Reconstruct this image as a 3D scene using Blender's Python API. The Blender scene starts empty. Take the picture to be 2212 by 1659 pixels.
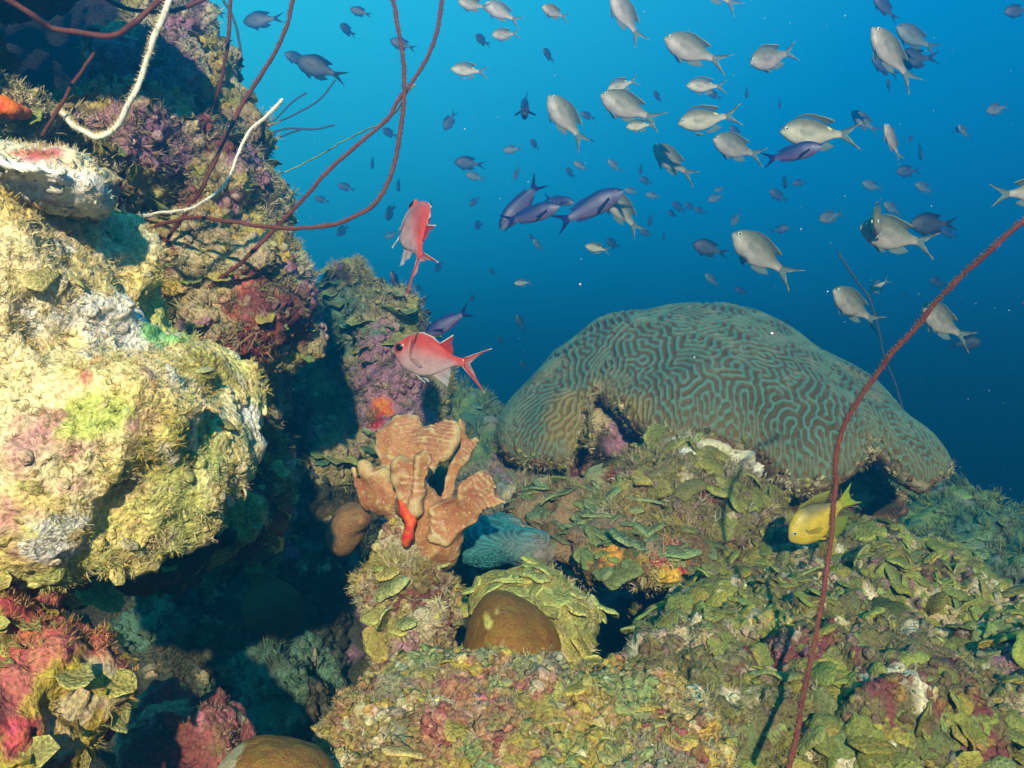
import bpy, math, random
import numpy as np
from mathutils import Vector, Matrix

# ------------------------------------------------------------------ camera, water light, sun, exposure
SC = bpy.context.scene
COL = SC.collection
LENS, SENSOR = 35.0, 36.0
K = SENSOR / LENS / 2212.0            # metres per picture unit (picture = 2212 units wide) at one metre
CZ = 1.0
HAZE_DENSITY = 0.27
cam_data = bpy.data.cameras.new('camera')
cam_data.lens, cam_data.sensor_width = LENS, SENSOR
cam_data.clip_start, cam_data.clip_end = 0.02, 500
cam = bpy.data.objects.new('camera', cam_data)
cam.location = (0, 0, CZ)
cam.rotation_euler = (math.radians(90), 0, 0)
COL.objects.link(cam)
SC.camera = cam

world = bpy.data.worlds.new('World')
SC.world = world
world.use_nodes = True
wn = world.node_tree
wn.nodes.clear()
w_out = wn.nodes.new('ShaderNodeOutputWorld')
w_bg = wn.nodes.new('ShaderNodeBackground')
w_tc = wn.nodes.new('ShaderNodeTexCoord')
w_dot = wn.nodes.new('ShaderNodeVectorMath'); w_dot.operation = 'DOT_PRODUCT'
# daylight through water: brightest straight up and towards the upper left, deep blue downwards
_d = Vector((-0.48, 0.35, 0.85)).normalized()
w_dot.inputs[1].default_value = _d
w_ramp = wn.nodes.new('ShaderNodeValToRGB')
w_map = wn.nodes.new('ShaderNodeMapRange')
w_map.inputs['From Min'].default_value = -1
w_map.inputs['From Max'].default_value = 1
wn.links.new(w_tc.outputs['Generated'], w_dot.inputs[0])
wn.links.new(w_dot.outputs['Value'], w_map.inputs['Value'])
wn.links.new(w_map.outputs['Result'], w_ramp.inputs['Fac'])
wn.links.new(w_ramp.outputs['Color'], w_bg.inputs['Color'])
wn.links.new(w_bg.outputs['Background'], w_out.inputs['Surface'])
WORLD_STOPS = [(0.00, (0.000, 0.004, 0.017)), (0.36, (0.000, 0.017, 0.075)), (0.48, (0.000, 0.046, 0.16)),
               (0.58, (0.000, 0.105, 0.275)), (0.70, (0.000, 0.182, 0.405)), (0.85, (0.02, 0.385, 0.545)), (1.0, (0.05, 0.65, 0.735))]
els = w_ramp.color_ramp.elements
while len(els) < len(WORLD_STOPS):
    els.new(0.5)
for e, (p, c) in zip(els, WORLD_STOPS):
    e.position = p
    e.color = (*c, 1)
w_bg.inputs['Strength'].default_value = 1.0

sun_data = bpy.data.lights.new('sun', 'SUN')
sun_data.energy = 5.0
sun_data.angle = math.radians(0.8)
sun_data.color = (1.0, 0.83, 0.62)
sun = bpy.data.objects.new('sun', sun_data)
SUN_DIR = Vector((-0.05, 0.93, -0.30)).normalized()
sun.rotation_euler = SUN_DIR.to_track_quat('-Z', 'Y').to_euler()
sun.location = (0, -4, 2)
COL.objects.link(sun)

SC.view_settings.view_transform = 'Standard'
SC.view_settings.look = 'None'
SC.view_settings.exposure = 0.9
SC.view_settings.gamma = 1.0
SC.view_settings.use_curve_mapping = False
SC.render.engine = 'CYCLES'
SC.cycles.max_bounces = 5
SC.cycles.diffuse_bounces = 2
SC.cycles.glossy_bounces = 2
SC.cycles.transmission_bounces = 2
SC.cycles.volume_bounces = 0
SC.cycles.transparent_max_bounces = 12
SC.cycles.use_denoising = True
SC.cycles.caustics_reflective = False
SC.cycles.caustics_refractive = False

# ------------------------------------------------------------------ helpers: picture units to points, noise
def P(u, v, d):
    return np.array(((u - 1106) * K * d, d, CZ - (v - 829.5) * K * d))

_rs = np.random.RandomState(7)
_T = _rs.rand(64, 64, 64).astype(np.float32) * 2 - 1

def vnoise(p, scale=1.0, seed=0):
    q = np.asarray(p, np.float32) * np.float32(scale) + np.float32(seed * 17.31 + 5.5)
    f = np.floor(q)
    t = q - f
    t = t * t * t * (t * (t * 6 - 15) + 10)
    i = f.astype(np.int32) & 63
    j = (i + 1) & 63
    x0, y0, z0, x1, y1, z1 = i[:, 0], i[:, 1], i[:, 2], j[:, 0], j[:, 1], j[:, 2]
    tx, ty, tz = t[:, 0], t[:, 1], t[:, 2]
    a = _T[x0, y0, z0] * (1 - tx) + _T[x1, y0, z0] * tx
    b = _T[x0, y1, z0] * (1 - tx) + _T[x1, y1, z0] * tx
    c = _T[x0, y0, z1] * (1 - tx) + _T[x1, y0, z1] * tx
    e = _T[x0, y1, z1] * (1 - tx) + _T[x1, y1, z1] * tx
    a = a * (1 - ty) + b * ty
    c = c * (1 - ty) + e * ty
    return a * (1 - tz) + c * tz

_R = np.array(((0.36, 0.48, -0.8), (-0.8, 0.6, 0.0), (0.48, 0.64, 0.6)), np.float32)

def fbm(p, scale=1.0, octv=4, seed=0, gain=0.5):
    q = np.asarray(p, np.float32) * np.float32(scale)
    s = np.zeros(len(q), np.float32)
    a, tot = 1.0, 0.0
    for o in range(octv):
        s += a * vnoise(q, 1.0, seed + o)
        tot += a
        a *= gain
        q = (q @ _R.T) * 2.03
    return s / tot * 1.7

def worley(p, scale=1.0, seed=0):
    q = np.asarray(p, np.float32) * np.float32(scale)
    f = np.floor(q)
    fr = q - f
    fi = f.astype(np.int64)
    d1 = np.full(len(q), 9.0, np.float32)
    cid = np.zeros(len(q), np.int64)
    for dx in (-1, 0, 1):
        for dy in (-1, 0, 1):
            for dz in (-1, 0, 1):
                h = ((fi[:, 0] + dx) * 73856093) ^ ((fi[:, 1] + dy) * 19349663) ^ ((fi[:, 2] + dz) * 83492791) ^ (seed * 2654435)
                h = (h ^ (h >> 13)) * 1274126177 & 0xFFFFFFF
                ox = (h & 255) / 255.0; oy = ((h >> 8) & 255) / 255.0; oz = ((h >> 16) & 255) / 255.0
                d = (dx + ox - fr[:, 0]) ** 2 + (dy + oy - fr[:, 1]) ** 2 + (dz + oz - fr[:, 2]) ** 2
                m = d < d1
                d1[m] = d[m]
                cid[m] = h[m]
    return np.sqrt(d1), (cid % 997) / 997.0

def sstep(a, b, x):
    t = np.clip((x - a) / (b - a + 1e-9), 0, 1)
    return t * t * (3 - 2 * t)

# ------------------------------------------------------------------ helpers: meshes and objects
def new_mesh(name, V, F, col=None, uv=None, smooth=True):
    """V (n,3); F list of quads array (m,4) or list of faces"""
    me = bpy.data.meshes.new(name)
    V = np.asarray(V, np.float32)
    me.vertices.add(len(V))
    me.vertices.foreach_set('co', V.ravel())
    if isinstance(F, np.ndarray):
        n, k = F.shape
        me.loops.add(n * k)
        me.loops.foreach_set('vertex_index', F.astype(np.int32).ravel())
        me.polygons.add(n)
        me.polygons.foreach_set('loop_start', np.arange(0, n * k, k, dtype=np.int32))
        flat = F.ravel()
    else:
        flat = np.array([i for f in F for i in f], np.int32)
        ls, s = [], 0
        for f in F:
            ls.append(s); s += len(f)
        me.loops.add(len(flat))
        me.loops.foreach_set('vertex_index', flat)
        me.polygons.add(len(F))
        me.polygons.foreach_set('loop_start', np.array(ls, np.int32))
        n = len(F)
    if smooth:
        me.polygons.foreach_set('use_smooth', np.ones(n, bool))
    if uv is not None:
        l = me.uv_layers.new(name='UVMap')
        l.data.foreach_set('uv', np.asarray(uv, np.float32)[flat].ravel())
    me.update(calc_edges=True)
    if col is not None:
        a = me.color_attributes.new('Col', 'FLOAT_COLOR', 'POINT')
        c = np.ones((len(V), 4), np.float32)
        c[:, :3] = col
        a.data.foreach_set('color', c.ravel())
    return me

def link(name, data, mat=None, parent=None):
    o = bpy.data.objects.new(name, data)
    COL.objects.link(o)
    if mat is not None and not data.materials:
        data.materials.append(mat)
    if parent is not None:
        o.parent = parent
    return o

def tag(o, label=None, cat=None, group=None, kind=None):
    if label: o['label'] = label
    if cat: o['category'] = cat
    if group: o['group'] = group
    if kind: o['kind'] = kind
    return o

def empty(name, loc=(0, 0, 0)):
    o = bpy.data.objects.new(name, None)
    o.empty_display_size = 0.02
    o.location = loc
    COL.objects.link(o)
    return o

# ------------------------------------------------------------------ helpers: solids from distance fields
def ell(u, v, d, ru, rv, rd, rot=0):
    return ('e', P(u, v, d), np.array((ru * K * d, rd, rv * K * d)), math.radians(rot))

def cap(u1, v1, d1, r1, u2, v2, d2, r2, flat=1.0):
    return ('c', P(u1, v1, d1), r1 * K * d1, P(u2, v2, d2), r2 * K * d2, flat)

def poly(pts, d, t, tilt=0.0, yaw=0.0, rnd=0.006):
    w = np.array([P(a, b, d)[[0, 2]] for a, b in pts])
    return ('p', w, d, t, tilt, yaw, rnd)

def sd_prim(pr, X, Y, Z):
    if pr[0] == 'e':
        _, c, r, rot = pr
        x, y, z = X - c[0], Y - c[1], Z - c[2]
        if rot:
            x, z = x * math.cos(rot) - z * math.sin(rot), x * math.sin(rot) + z * math.cos(rot)
        k0 = np.sqrt((x / r[0]) ** 2 + (y / r[1]) ** 2 + (z / r[2]) ** 2)
        k1 = np.sqrt((x / r[0] ** 2) ** 2 + (y / r[1] ** 2) ** 2 + (z / r[2] ** 2) ** 2)
        return k0 * (k0 - 1) / (k1 + 1e-9)
    if pr[0] == 'c':
        _, a, ra, b, rb, fl = pr
        ba = b - a
        px, py, pz = X - a[0], Y - a[1], Z - a[2]
        h = np.clip((px * ba[0] + py * ba[1] + pz * ba[2]) / (ba @ ba), 0, 1)
        dx, dy, dz = px - ba[0] * h, (py - ba[1] * h) * fl, pz - ba[2] * h
        return np.sqrt(dx * dx + dy * dy + dz * dz) - (ra + (rb - ra) * h)
    if pr[0] == 'p':
        _, w, d, t, tilt, yaw, rnd = pr
        c = w.mean(0)
        best = np.full(X.shape, 1e9, np.float32)
        inside = np.zeros(X.shape, bool)
        n = len(w)
        for i in range(n):
            a, b = w[i], w[(i + 1) % n]
            ex, ez = b - a
            px, pz = X - a[0], Z - a[1]
            h = np.clip((px * ex + pz * ez) / (ex * ex + ez * ez), 0, 1)
            best = np.minimum(best, (px - ex * h) ** 2 + (pz - ez * h) ** 2)
            if abs(ez) > 1e-9:
                cond = (a[1] > Z) != (b[1] > Z)
                inside ^= cond & (X < (b[0] - a[0]) * (Z - a[1]) / ez + a[0])
        s = np.sqrt(best)
        s = np.where(inside, -s, s)
        yy = np.abs(Y - (d + tilt * (Z - c[1]) + yaw * (X - c[0]))) - t
        a, b = s + rnd, yy + rnd
        return np.minimum(np.maximum(a, b), 0) + np.sqrt(np.maximum(a, 0) ** 2 + np.maximum(b, 0) ** 2) - rnd

def smin(a, b, k):
    h = np.maximum(k - np.abs(a - b), 0) / k
    return np.minimum(a, b) - h * h * k * 0.25

def bounds(prims):
    lo, hi = [], []
    for p in prims:
        if p[0] == 'e':
            r = p[2] if not p[3] else np.array((max(p[2][0], p[2][2]), p[2][1], max(p[2][0], p[2][2])))
            lo.append(p[1] - r); hi.append(p[1] + r)
        elif p[0] == 'c':
            lo.append(np.minimum(p[1] - p[2], p[3] - p[4])); hi.append(np.maximum(p[1] + p[2], p[3] + p[4]))
        else:
            w = p[1]; a, b = w.min(0), w.max(0)
            e = abs(p[4]) * (b[1] - a[1]) + abs(p[5]) * (b[0] - a[0]) + p[3]
            lo.append(np.array((a[0], p[2] - e, a[1]))); hi.append(np.array((b[0], p[2] + e, b[1])))
    return np.min(lo, 0), np.max(hi, 0)

def surface_nets(f, lo, h):
    s = f < 0
    nx, ny, nz = f.shape
    c = np.zeros((nx - 1, ny - 1, nz - 1), np.int8)
    offs = [(i, j, k) for i in (0, 1) for j in (0, 1) for k in (0, 1)]
    for i, j, k in offs:
        c += s[i:nx - 1 + i, j:ny - 1 + j, k:nz - 1 + k]
    act = (c > 0) & (c < 8)
    ci = np.argwhere(act)
    idx = np.full(act.shape, -1, np.int32)
    idx[act] = np.arange(len(ci))
    corner = {o: f[ci[:, 0] + o[0], ci[:, 1] + o[1], ci[:, 2] + o[2]] for o in offs}
    acc = np.zeros((len(ci), 3), np.float64)
    cnt = np.zeros(len(ci))
    for o in offs:
        for ax in range(3):
            if o[ax] == 0:
                q = list(o); q[ax] = 1; q = tuple(q)
                a, b = corner[o], corner[q]
                m = (a < 0) != (b < 0)
                t = np.where(m, a / np.where(m, a - b, 1), 0)
                pt = np.tile(np.array(o, float), (len(ci), 1))
                pt[:, ax] += t
                acc[m] += pt[m]
                cnt[m] += 1
    V = (ci + acc / cnt[:, None]) * h + lo
    Fs = []
    for ax in range(3):
        a1, a2 = (ax + 1) % 3, (ax + 2) % 3
        sl0 = [slice(1, -1)] * 3; sl1 = [slice(1, -1)] * 3
        sl0[ax] = slice(0, -1); sl1[ax] = slice(1, None)
        A, B = s[tuple(sl0)], s[tuple(sl1)]
        for flip, m in ((0, A & ~B), (1, ~A & B)):
            g = np.argwhere(m)
            if not len(g):
                continue
            g = g + 1
            g[:, ax] -= 1
            q = []
            for d1, d2 in ((-1, -1), (0, -1), (0, 0), (-1, 0)):
                e = g.copy()
                e[:, a1] += d1; e[:, a2] += d2
                q.append(idx[e[:, 0], e[:, 1], e[:, 2]])
            q = np.stack(q, 1)
            Fs.append(q[:, ::-1] if flip else q)
    return V, np.concatenate(Fs)

def normals(V, F):
    a, b, c, d = V[F[:, 0]], V[F[:, 1]], V[F[:, 2]], V[F[:, 3]]
    n = np.cross(c - a, d - b)
    N = np.zeros_like(V)
    for k in range(4):
        for ax in range(3):
            N[:, ax] += np.bincount(F[:, k], n[:, ax], len(V))
    return N / (np.linalg.norm(N, axis=1, keepdims=True) + 1e-12)

def solid(prims, h, k=0.03, cut=None, extra=None):
    lo, hi = bounds(prims)
    m = 3 * h + k * 0.3
    lo, hi = lo - m, hi + m
    n = np.ceil((hi - lo) / h).astype(int) + 1
    X = (lo[0] + h * np.arange(n[0], dtype=np.float32))[:, None, None]
    Y = (lo[1] + h * np.arange(n[1], dtype=np.float32))[None, :, None]
    Z = (lo[2] + h * np.arange(n[2], dtype=np.float32))[None, None, :]
    X, Y, Z = np.broadcast_arrays(X.astype(np.float32), Y.astype(np.float32), Z.astype(np.float32))
    f = None
    for p in prims:
        g = sd_prim(p, X, Y, Z).astype(np.float32)
        f = g if f is None else smin(f, g, k)
    for p in (cut or []):
        g = sd_prim(p, X, Y, Z).astype(np.float32)
        f = -smin(-f, g, k)
    if extra is not None:
        f = extra(f, X, Y, Z)
    f[0] = f[-1] = 1; f[:, 0] = f[:, -1] = 1; f[:, :, 0] = f[:, :, -1] = 1
    return surface_nets(f, lo, h)

# ------------------------------------------------------------------ materials
def nd(nt, t, **kw):
    n = nt.nodes.new(t)
    for a, b in kw.items():
        setattr(n, a, b)
    return n

def reef_mat(name, fine=220.0, bump=0.6, dist=0.004, rough=0.85, var=0.55, spec=0.25, speck=0.0):
    """attribute colour of the growth, broken up by two scales of noise, with a grainy relief"""
    m = bpy.data.materials.new(name)
    m.use_nodes = True
    nt = m.node_tree
    b = nt.nodes['Principled BSDF']
    tc = nd(nt, 'ShaderNodeTexCoord')
    at = nd(nt, 'ShaderNodeAttribute', attribute_name='Col')
    n1 = nd(nt, 'ShaderNodeTexNoise'); n1.inputs['Scale'].default_value = fine; n1.inputs['Detail'].default_value = 4; n1.inputs['Roughness'].default_value = 0.65
    n2 = nd(nt, 'ShaderNodeTexNoise'); n2.inputs['Scale'].default_value = fine * 0.27; n2.inputs['Detail'].default_value = 3
    v1 = nd(nt, 'ShaderNodeTexVoronoi'); v1.inputs['Scale'].default_value = fine * 0.8
    for n in (n1, n2, v1):
        nt.links.new(tc.outputs['Object'], n.inputs['Vector'])
    mr = nd(nt, 'ShaderNodeMapRange')
    mr.inputs['From Min'].default_value = 0.3; mr.inputs['From Max'].default_value = 0.7
    mr.inputs['To Min'].default_value = 1 - var; mr.inputs['To Max'].default_value = 1 + var
    nt.links.new(n1.outputs['Fac'], mr.inputs['Value'])
    mx = nd(nt, 'ShaderNodeMix', data_type='RGBA', blend_type='MULTIPLY')
    mx.inputs['Factor'].default_value = 1
    nt.links.new(at.outputs['Color'], mx.inputs['A'])
    nt.links.new(mr.outputs['Result'], mx.inputs['B'])
    hs = nd(nt, 'ShaderNodeHueSaturation')
    mh = nd(nt, 'ShaderNodeMapRange')
    mh.inputs['From Min'].default_value = 0.3; mh.inputs['From Max'].default_value = 0.7
    mh.inputs['To Min'].default_value = 0.478; mh.inputs['To Max'].default_value = 0.522
    nt.links.new(n2.outputs['Fac'], mh.inputs['Value'])
    nt.links.new(mh.outputs['Result'], hs.inputs['Hue'])
    nt.links.new(mx.outputs['Result'], hs.inputs['Color'])
    if speck:
        v2 = nd(nt, 'ShaderNodeTexVoronoi'); v2.inputs['Scale'].default_value = fine * speck
        nt.links.new(tc.outputs['Object'], v2.inputs['Vector'])
        m2 = nd(nt, 'ShaderNodeMapRange'); m2.inputs['From Min'].default_value = 0.30; m2.inputs['From Max'].default_value = 0.16
        nt.links.new(v2.outputs['Distance'], m2.inputs['Value'])
        m3 = nd(nt, 'ShaderNodeMath', operation='MULTIPLY'); m3.inputs[1].default_value = 0.5
        nt.links.new(m2.outputs['Result'], m3.inputs[0])
        sk = nd(nt, 'ShaderNodeMix', data_type='RGBA'); sk.inputs['B'].default_value = (0.55, 0.46, 0.32, 1)
        nt.links.new(m3.outputs[0], sk.inputs['Factor']); nt.links.new(hs.outputs['Color'], sk.inputs['A'])
        nt.links.new(sk.outputs['Result'], b.inputs['Base Color'])
    else:
        nt.links.new(hs.outputs['Color'], b.inputs['Base Color'])
    ad = nd(nt, 'ShaderNodeMath', operation='ADD')
    nt.links.new(n1.outputs['Fac'], ad.inputs[0])
    ml = nd(nt, 'ShaderNodeMath', operation='MULTIPLY'); ml.inputs[1].default_value = -0.5
    nt.links.new(v1.outputs['Distance'], ml.inputs[0])
    nt.links.new(ml.outputs[0], ad.inputs[1])
    ad2 = nd(nt, 'ShaderNodeMath', operation='ADD')
    nt.links.new(ad.outputs[0], ad2.inputs[0]); nt.links.new(n2.outputs['Fac'], ad2.inputs[1])
    bp = nd(nt, 'ShaderNodeBump')
    bp.inputs['Strength'].default_value = bump
    bp.inputs['Distance'].default_value = dist
    nt.links.new(ad2.outputs[0], bp.inputs['Height'])
    nt.links.new(bp.outputs['Normal'], b.inputs['Normal'])
    b.inputs['Roughness'].default_value = rough
    b.inputs['Specular IOR Level'].default_value = spec
    return m

M_ROCK = reef_mat('reef rock growth', 240, 0.8, 0.005)
M_TURF = reef_mat('turf algae', 500, 0.2, 0.001, var=0.35, rough=0.7)
M_PLATE = reef_mat('encrusting plate coral', 300, 0.9, 0.003, var=0.55, rough=0.75)
M_SMOOTH = reef_mat('smooth massive coral', 420, 0.8, 0.002, var=0.42, rough=0.65)
M_SHIELD = reef_mat('plate coral shield', 6.0, 0.5, 0.10, var=0.5, rough=0.75)   # for single plates, whose own unit is the plate
M_PALE = reef_mat('bleached and glare-white crust', 160, 0.6, 0.004, var=0.16)  # also carries the ledge's painted overexposed white
M_SPONGE = reef_mat('encrusting sponge', 300, 0.5, 0.002, var=0.3, rough=0.55)

# ------------------------------------------------------------------ reef rocks
WHITE, CREAM, BEIGE = (0.80, 0.78, 0.70), (0.62, 0.55, 0.36), (0.46, 0.37, 0.21)
OLIVE, MUSTARD, GREEN = (0.30, 0.28, 0.07), (0.46, 0.34, 0.06), (0.22, 0.30, 0.10)
PINK, RED, MAROON = (0.46, 0.17, 0.19), (0.50, 0.06, 0.04), (0.17, 0.05, 0.045)
BROWN, DARK, GREY = (0.16, 0.095, 0.04), (0.055, 0.045, 0.03), (0.26, 0.26, 0.22)
MAUVE, ORANGE, TEALG = (0.34, 0.17, 0.24), (0.70, 0.16, 0.03), (0.10, 0.20, 0.13)

def paint(V, base, layers, patches=(), seed=0):
    """base: two colours mixed by noise; layers: (colour, scale, threshold, softness); patches: (colour, point, radius)"""
    c0, c1 = np.array(base[0]), np.array(base[1])
    n = sstep(-0.35, 0.35, fbm(V, 9, 4, seed + 40))[:, None]
    C = c0 * (1 - n) + c1 * n
    for i, (col, sc, th, so) in enumerate(layers):
        w = sstep(th, th + so, fbm(V, sc, 4, seed + 50 + i * 7, 0.6))[:, None]
        C = C * (1 - w) + np.array(col) * w
    if len(patches):
        wob = fbm(V, 28, 4, seed + 90, 0.6)
        for col, pt, r in patches:
            dd = np.linalg.norm((V - pt) / np.asarray(r), axis=1) + 0.45 * wob
            w = (1 - sstep(0.75, 1.05, dd))[:, None]
            C = C * (1 - w) + np.array(col) * w
    return np.clip(C, 0.01, 0.9)

def rough_up(V, F, seed, big=0.03, mid=0.012, fine=0.005, bs=7, ms=22, fs=70, lumps=0.006, ls=38):
    N = normals(V, F)
    V = V + N * (big * fbm(V, bs, 3, seed))[:, None]
    N = normals(V, F)
    d = mid * fbm(V, ms, 3, seed + 11)
    if lumps:
        w, _ = worley(V, ls, seed + 3)
        d = d + lumps * (0.65 - w)
    d = d + fine * fbm(V, fs, 3, seed + 21, 0.6)
    return V + N * d[:, None]

def tuft_template(rng, blades=8, wid=0.055, spread=0.8):
    V, F = [], []
    for b in range(blades):
        a = rng.rand() * 6.283
        lean = spread * (0.25 + 0.75 * rng.rand())
        L = 0.6 + 0.4 * rng.rand()
        dr = np.array((math.cos(a), math.sin(a), 0))
        sd = np.array((-dr[1], dr[0], 0)) * wid * (0.6 + 0.6 * rng.rand())
        s0 = len(V)
        tw = rng.randn(3) * 0.12
        for k in range(4):
            t = k / 3
            c = dr * lean * t * L * (0.5 + 0.5 * t) + np.array((0, 0, t * L * (1 - 0.35 * t * lean))) + tw * t * t
            w = sd * (1 - 0.75 * t)
            V += [c - w, c + w]
        for k in range(3):
            q = s0 + 2 * k
            F.append((q, q + 1, q + 3, q + 2))
    return np.array(V), np.array(F)

def twig_template(rng, n=5):
    """a little branching weed"""
    V, F = [], []
    def strip(a, b, w0, w1):
        d = b - a
        s = np.cross(d, rng.randn(3)); s /= np.linalg.norm(s) + 1e-9
        q = len(V)
        V.extend([a - s * w0, a + s * w0, b + s * w1, b - s * w1]); F.append((q, q + 1, q + 2, q + 3))
    for i in range(n):
        a = np.zeros(3)
        d = np.array((rng.randn() * 0.5, rng.randn() * 0.5, 1.0)); d /= np.linalg.norm(d)
        w = 0.045
        for k in range(3):
            b = a + d * 0.33
            strip(a, b, w, w * 0.75)
            if rng.rand() < 0.8:
                e = d + rng.randn(3) * 0.7; e /= np.linalg.norm(e)
                strip(b, b + e * 0.28, w * 0.7, w * 0.35)
            d = d + rng.randn(3) * 0.35; d /= np.linalg.norm(d)
            a = b; w *= 0.75
    return np.array(V), np.array(F)

def plate_template(rng, nr=5, na=22, dish=0.10, ruffle=0.05, thick=0.10, sector=1.0, thin_edge=0.4):
    """a rounded, lobed, slightly dished shelf; attached at one side (-x)"""
    ph = rng.rand(6) * 6.283
    V, F = [], []
    def ring(r, side):
        o = []
        for i in range(na):
            a = 2 * math.pi * i / na
            rad = (1 + 0.16 * math.sin(2 * a + ph[0]) + 0.10 * math.sin(3 * a + ph[1]) + 0.06 * math.sin(7 * a + ph[2]))
            x, y = math.cos(a) * rad * r, math.sin(a) * rad * r
            z = dish * r * r + ruffle * r * r * math.sin(4 * a + ph[3]) + 0.03 * math.sin(5 * x + ph[4]) + 0.05 * math.sin(9 * r + ph[5]) * r
            t = thick * (1 - (1 - thin_edge) * r ** 3) * 0.5
            o.append((x, y, z + side * t))
        return o
    V.append((0, 0, thick * 0.5))
    rs = [(k + 1) / nr for k in range(nr)]
    for r in rs: V += ring(r, 1)
    top_n = len(V)
    V += [(x * 1.02, y * 1.02, z - thick * 0.12) for x, y, z in ring(1.0, 0)]
    for r in reversed(rs): V += ring(r, -1)
    V.append((0, 0, -thick * 0.5 - 0.1))
    last = len(V) - 1
    for i in range(na):
        j = (i + 1) % na
        F.append((0, 1 + i, 1 + j, 1 + j))
    nring = 2 * nr + 1
    for k in range(nring - 1):
        a, b = 1 + k * na, 1 + (k + 1) * na
        for i in range(na):
            j = (i + 1) % na
            F.append((a + i, b + i, b + j, a + j))
    a = 1 + (nring - 1) * na
    for i in range(na):
        j = (i + 1) % na
        F.append((a + i, last, last, a + j))
    F = [f if len(set(f)) == 4 else tuple(dict.fromkeys(f)) for f in F]
    return np.array(V), F, np.array([0] + [r for r in rs for _ in range(na)] + [1.0] * na + [0.3] * (na * nr + 1))

def knob_template():
    me = bpy.data.meshes.new('tmp')
    import bmesh
    bm = bmesh.new()
    bmesh.ops.create_icosphere(bm, subdivisions=2, radius=1)
    V = np.array([v.co for v in bm.verts]); F = np.array([[v.index for v in f.verts] for f in bm.faces])
    bm.free(); bpy.data.meshes.remove(me)
    return V, F

def sample(V, F, n, rng, up=0.0, cam_w=0.0, keep=None):
    a, b, c = V[F[:, 0]], V[F[:, 1]], V[F[:, 2]]
    cr = np.cross(c - a, V[F[:, 3]] - b) if F.shape[1] == 4 else np.cross(b - a, c - a)
    ar = np.linalg.norm(cr, axis=1)
    nn = cr / (ar[:, None] + 1e-12)
    cen = (a + c) / 2
    w = ar * np.clip(1 - up + up * (nn[:, 2] * 0.5 + 0.5), 0, 2)
    vd = np.array((0, 0, CZ)) - cen
    vd /= np.linalg.norm(vd, axis=1, keepdims=True)
    w = w * (((nn * vd).sum(1)) > -0.35)
    if keep is not None:
        w = w * keep(cen, nn)
    if w.sum() <= 0:
        return np.zeros((0, 3)), np.zeros((0, 3))
    i = rng.choice(len(w), n, p=w / w.sum())
    r = rng.rand(n, 2)
    p = a[i] + (b[i] - a[i]) * r[:, :1] * 0.5 + (c[i] - a[i]) * (r[:, 1:] * 0.5)
    SURF['f'] = i
    return p, nn[i]
SURF = {}
_cols = {}
def under(V, F, n):
    """colour of the rock under the points sampled last"""
    e = _cols.get(id(V))
    return None if e is None or e[0] is not V else e[1][F[SURF['f'][:n] if n else SURF['f'], 0]]

def frames(Z, rng, spin=True):
    n = len(Z)
    Z = Z / (np.linalg.norm(Z, axis=1, keepdims=True) + 1e-9)
    ref = np.where(np.abs(Z[:, 2:3]) < 0.9, np.array([[0, 0, 1.0]]), np.array([[1.0, 0, 0]]))
    X = np.cross(ref, Z); X /= np.linalg.norm(X, axis=1, keepdims=True)
    Y = np.cross(Z, X)
    if spin:
        a = rng.rand(n) * 6.283
        X, Y = X * np.cos(a)[:, None] + Y * np.sin(a)[:, None], -X * np.sin(a)[:, None] + Y * np.cos(a)[:, None]
    return X, Y, Z

def merge(temps, pts, X, Y, Z, size, cols, rng, flat=None):
    """place copies of the templates, returned as one vertex / quad / colour set"""
    Vs, Fs, Cs, o = [], [], [], 0
    which = rng.randint(len(temps), size=len(pts))
    for ti, (TV, TF) in enumerate(temps):
        m = np.where(which == ti)[0]
        if not len(m): continue
        s = size[m][:, None, None]
        tz = TV[None, :, 2:3] * (1 if flat is None else flat)
        W = pts[m][:, None, :] + s * (TV[None, :, 0:1] * X[m][:, None, :] + TV[None, :, 1:2] * Y[m][:, None, :] + tz * Z[m][:, None, :])
        Vs.append(W.reshape(-1, 3))
        nv = len(TV)
        Fs.append((TF[None] + (np.arange(len(m)) * nv)[:, None, None]).reshape(-1, TF.shape[1]) + o)
        tip = np.linspace(0.75, 1.15, nv)[None, :, None] if TF.shape[1] == 4 else np.ones((1, nv, 1))
        Cs.append((cols[m][:, None, :] * np.ones((1, nv, 1)) * tip).reshape(-1, 3))
        o += len(m) * nv
    return np.concatenate(Vs), np.concatenate(Fs), np.concatenate(Cs)

_trng = np.random.RandomState(3)
TUFTS = [tuft_template(_trng) for _ in range(7)]
TWIGS = [twig_template(_trng) for _ in range(6)]
KNOB = knob_template()
KNOBS = []
for _i in range(5):
    _v = KNOB[0] * (1 + 0.75 * fbm(KNOB[0], 1.6, 4, 100 + _i, 0.7))[:, None]
    KNOBS.append((_v, KNOB[1]))
PLATES = [plate_template(_trng, dish=-0.20, ruffle=0.04, thick=0.28, thin_edge=0.5) for _ in range(7)]
LEAVES = [plate_template(_trng, nr=3, na=14, dish=0.16, ruffle=0.16, thick=0.06) for _ in range(5)]

def pick(rng, n, cols, jit=0.18, pts=None, mix=0.22):
    """palette colours; neighbours mostly share one, as growth comes in patches"""
    cols = np.array(cols)
    if pts is None:
        i = rng.randint(len(cols), size=n)
    else:
        q = fbm(pts, 11, 3, rng.randint(50)) * 0.62 + 0.5 + mix * rng.randn(n) * 0.6
        i = np.floor(np.mod(q, 1.0) * len(cols)).astype(int) % len(cols)
    c = cols[i]
    return np.clip(c * (1 + jit * rng.randn(n, 1)) * (1 + 0.06 * rng.randn(n, 3)), 0.01, 0.9)

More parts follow.
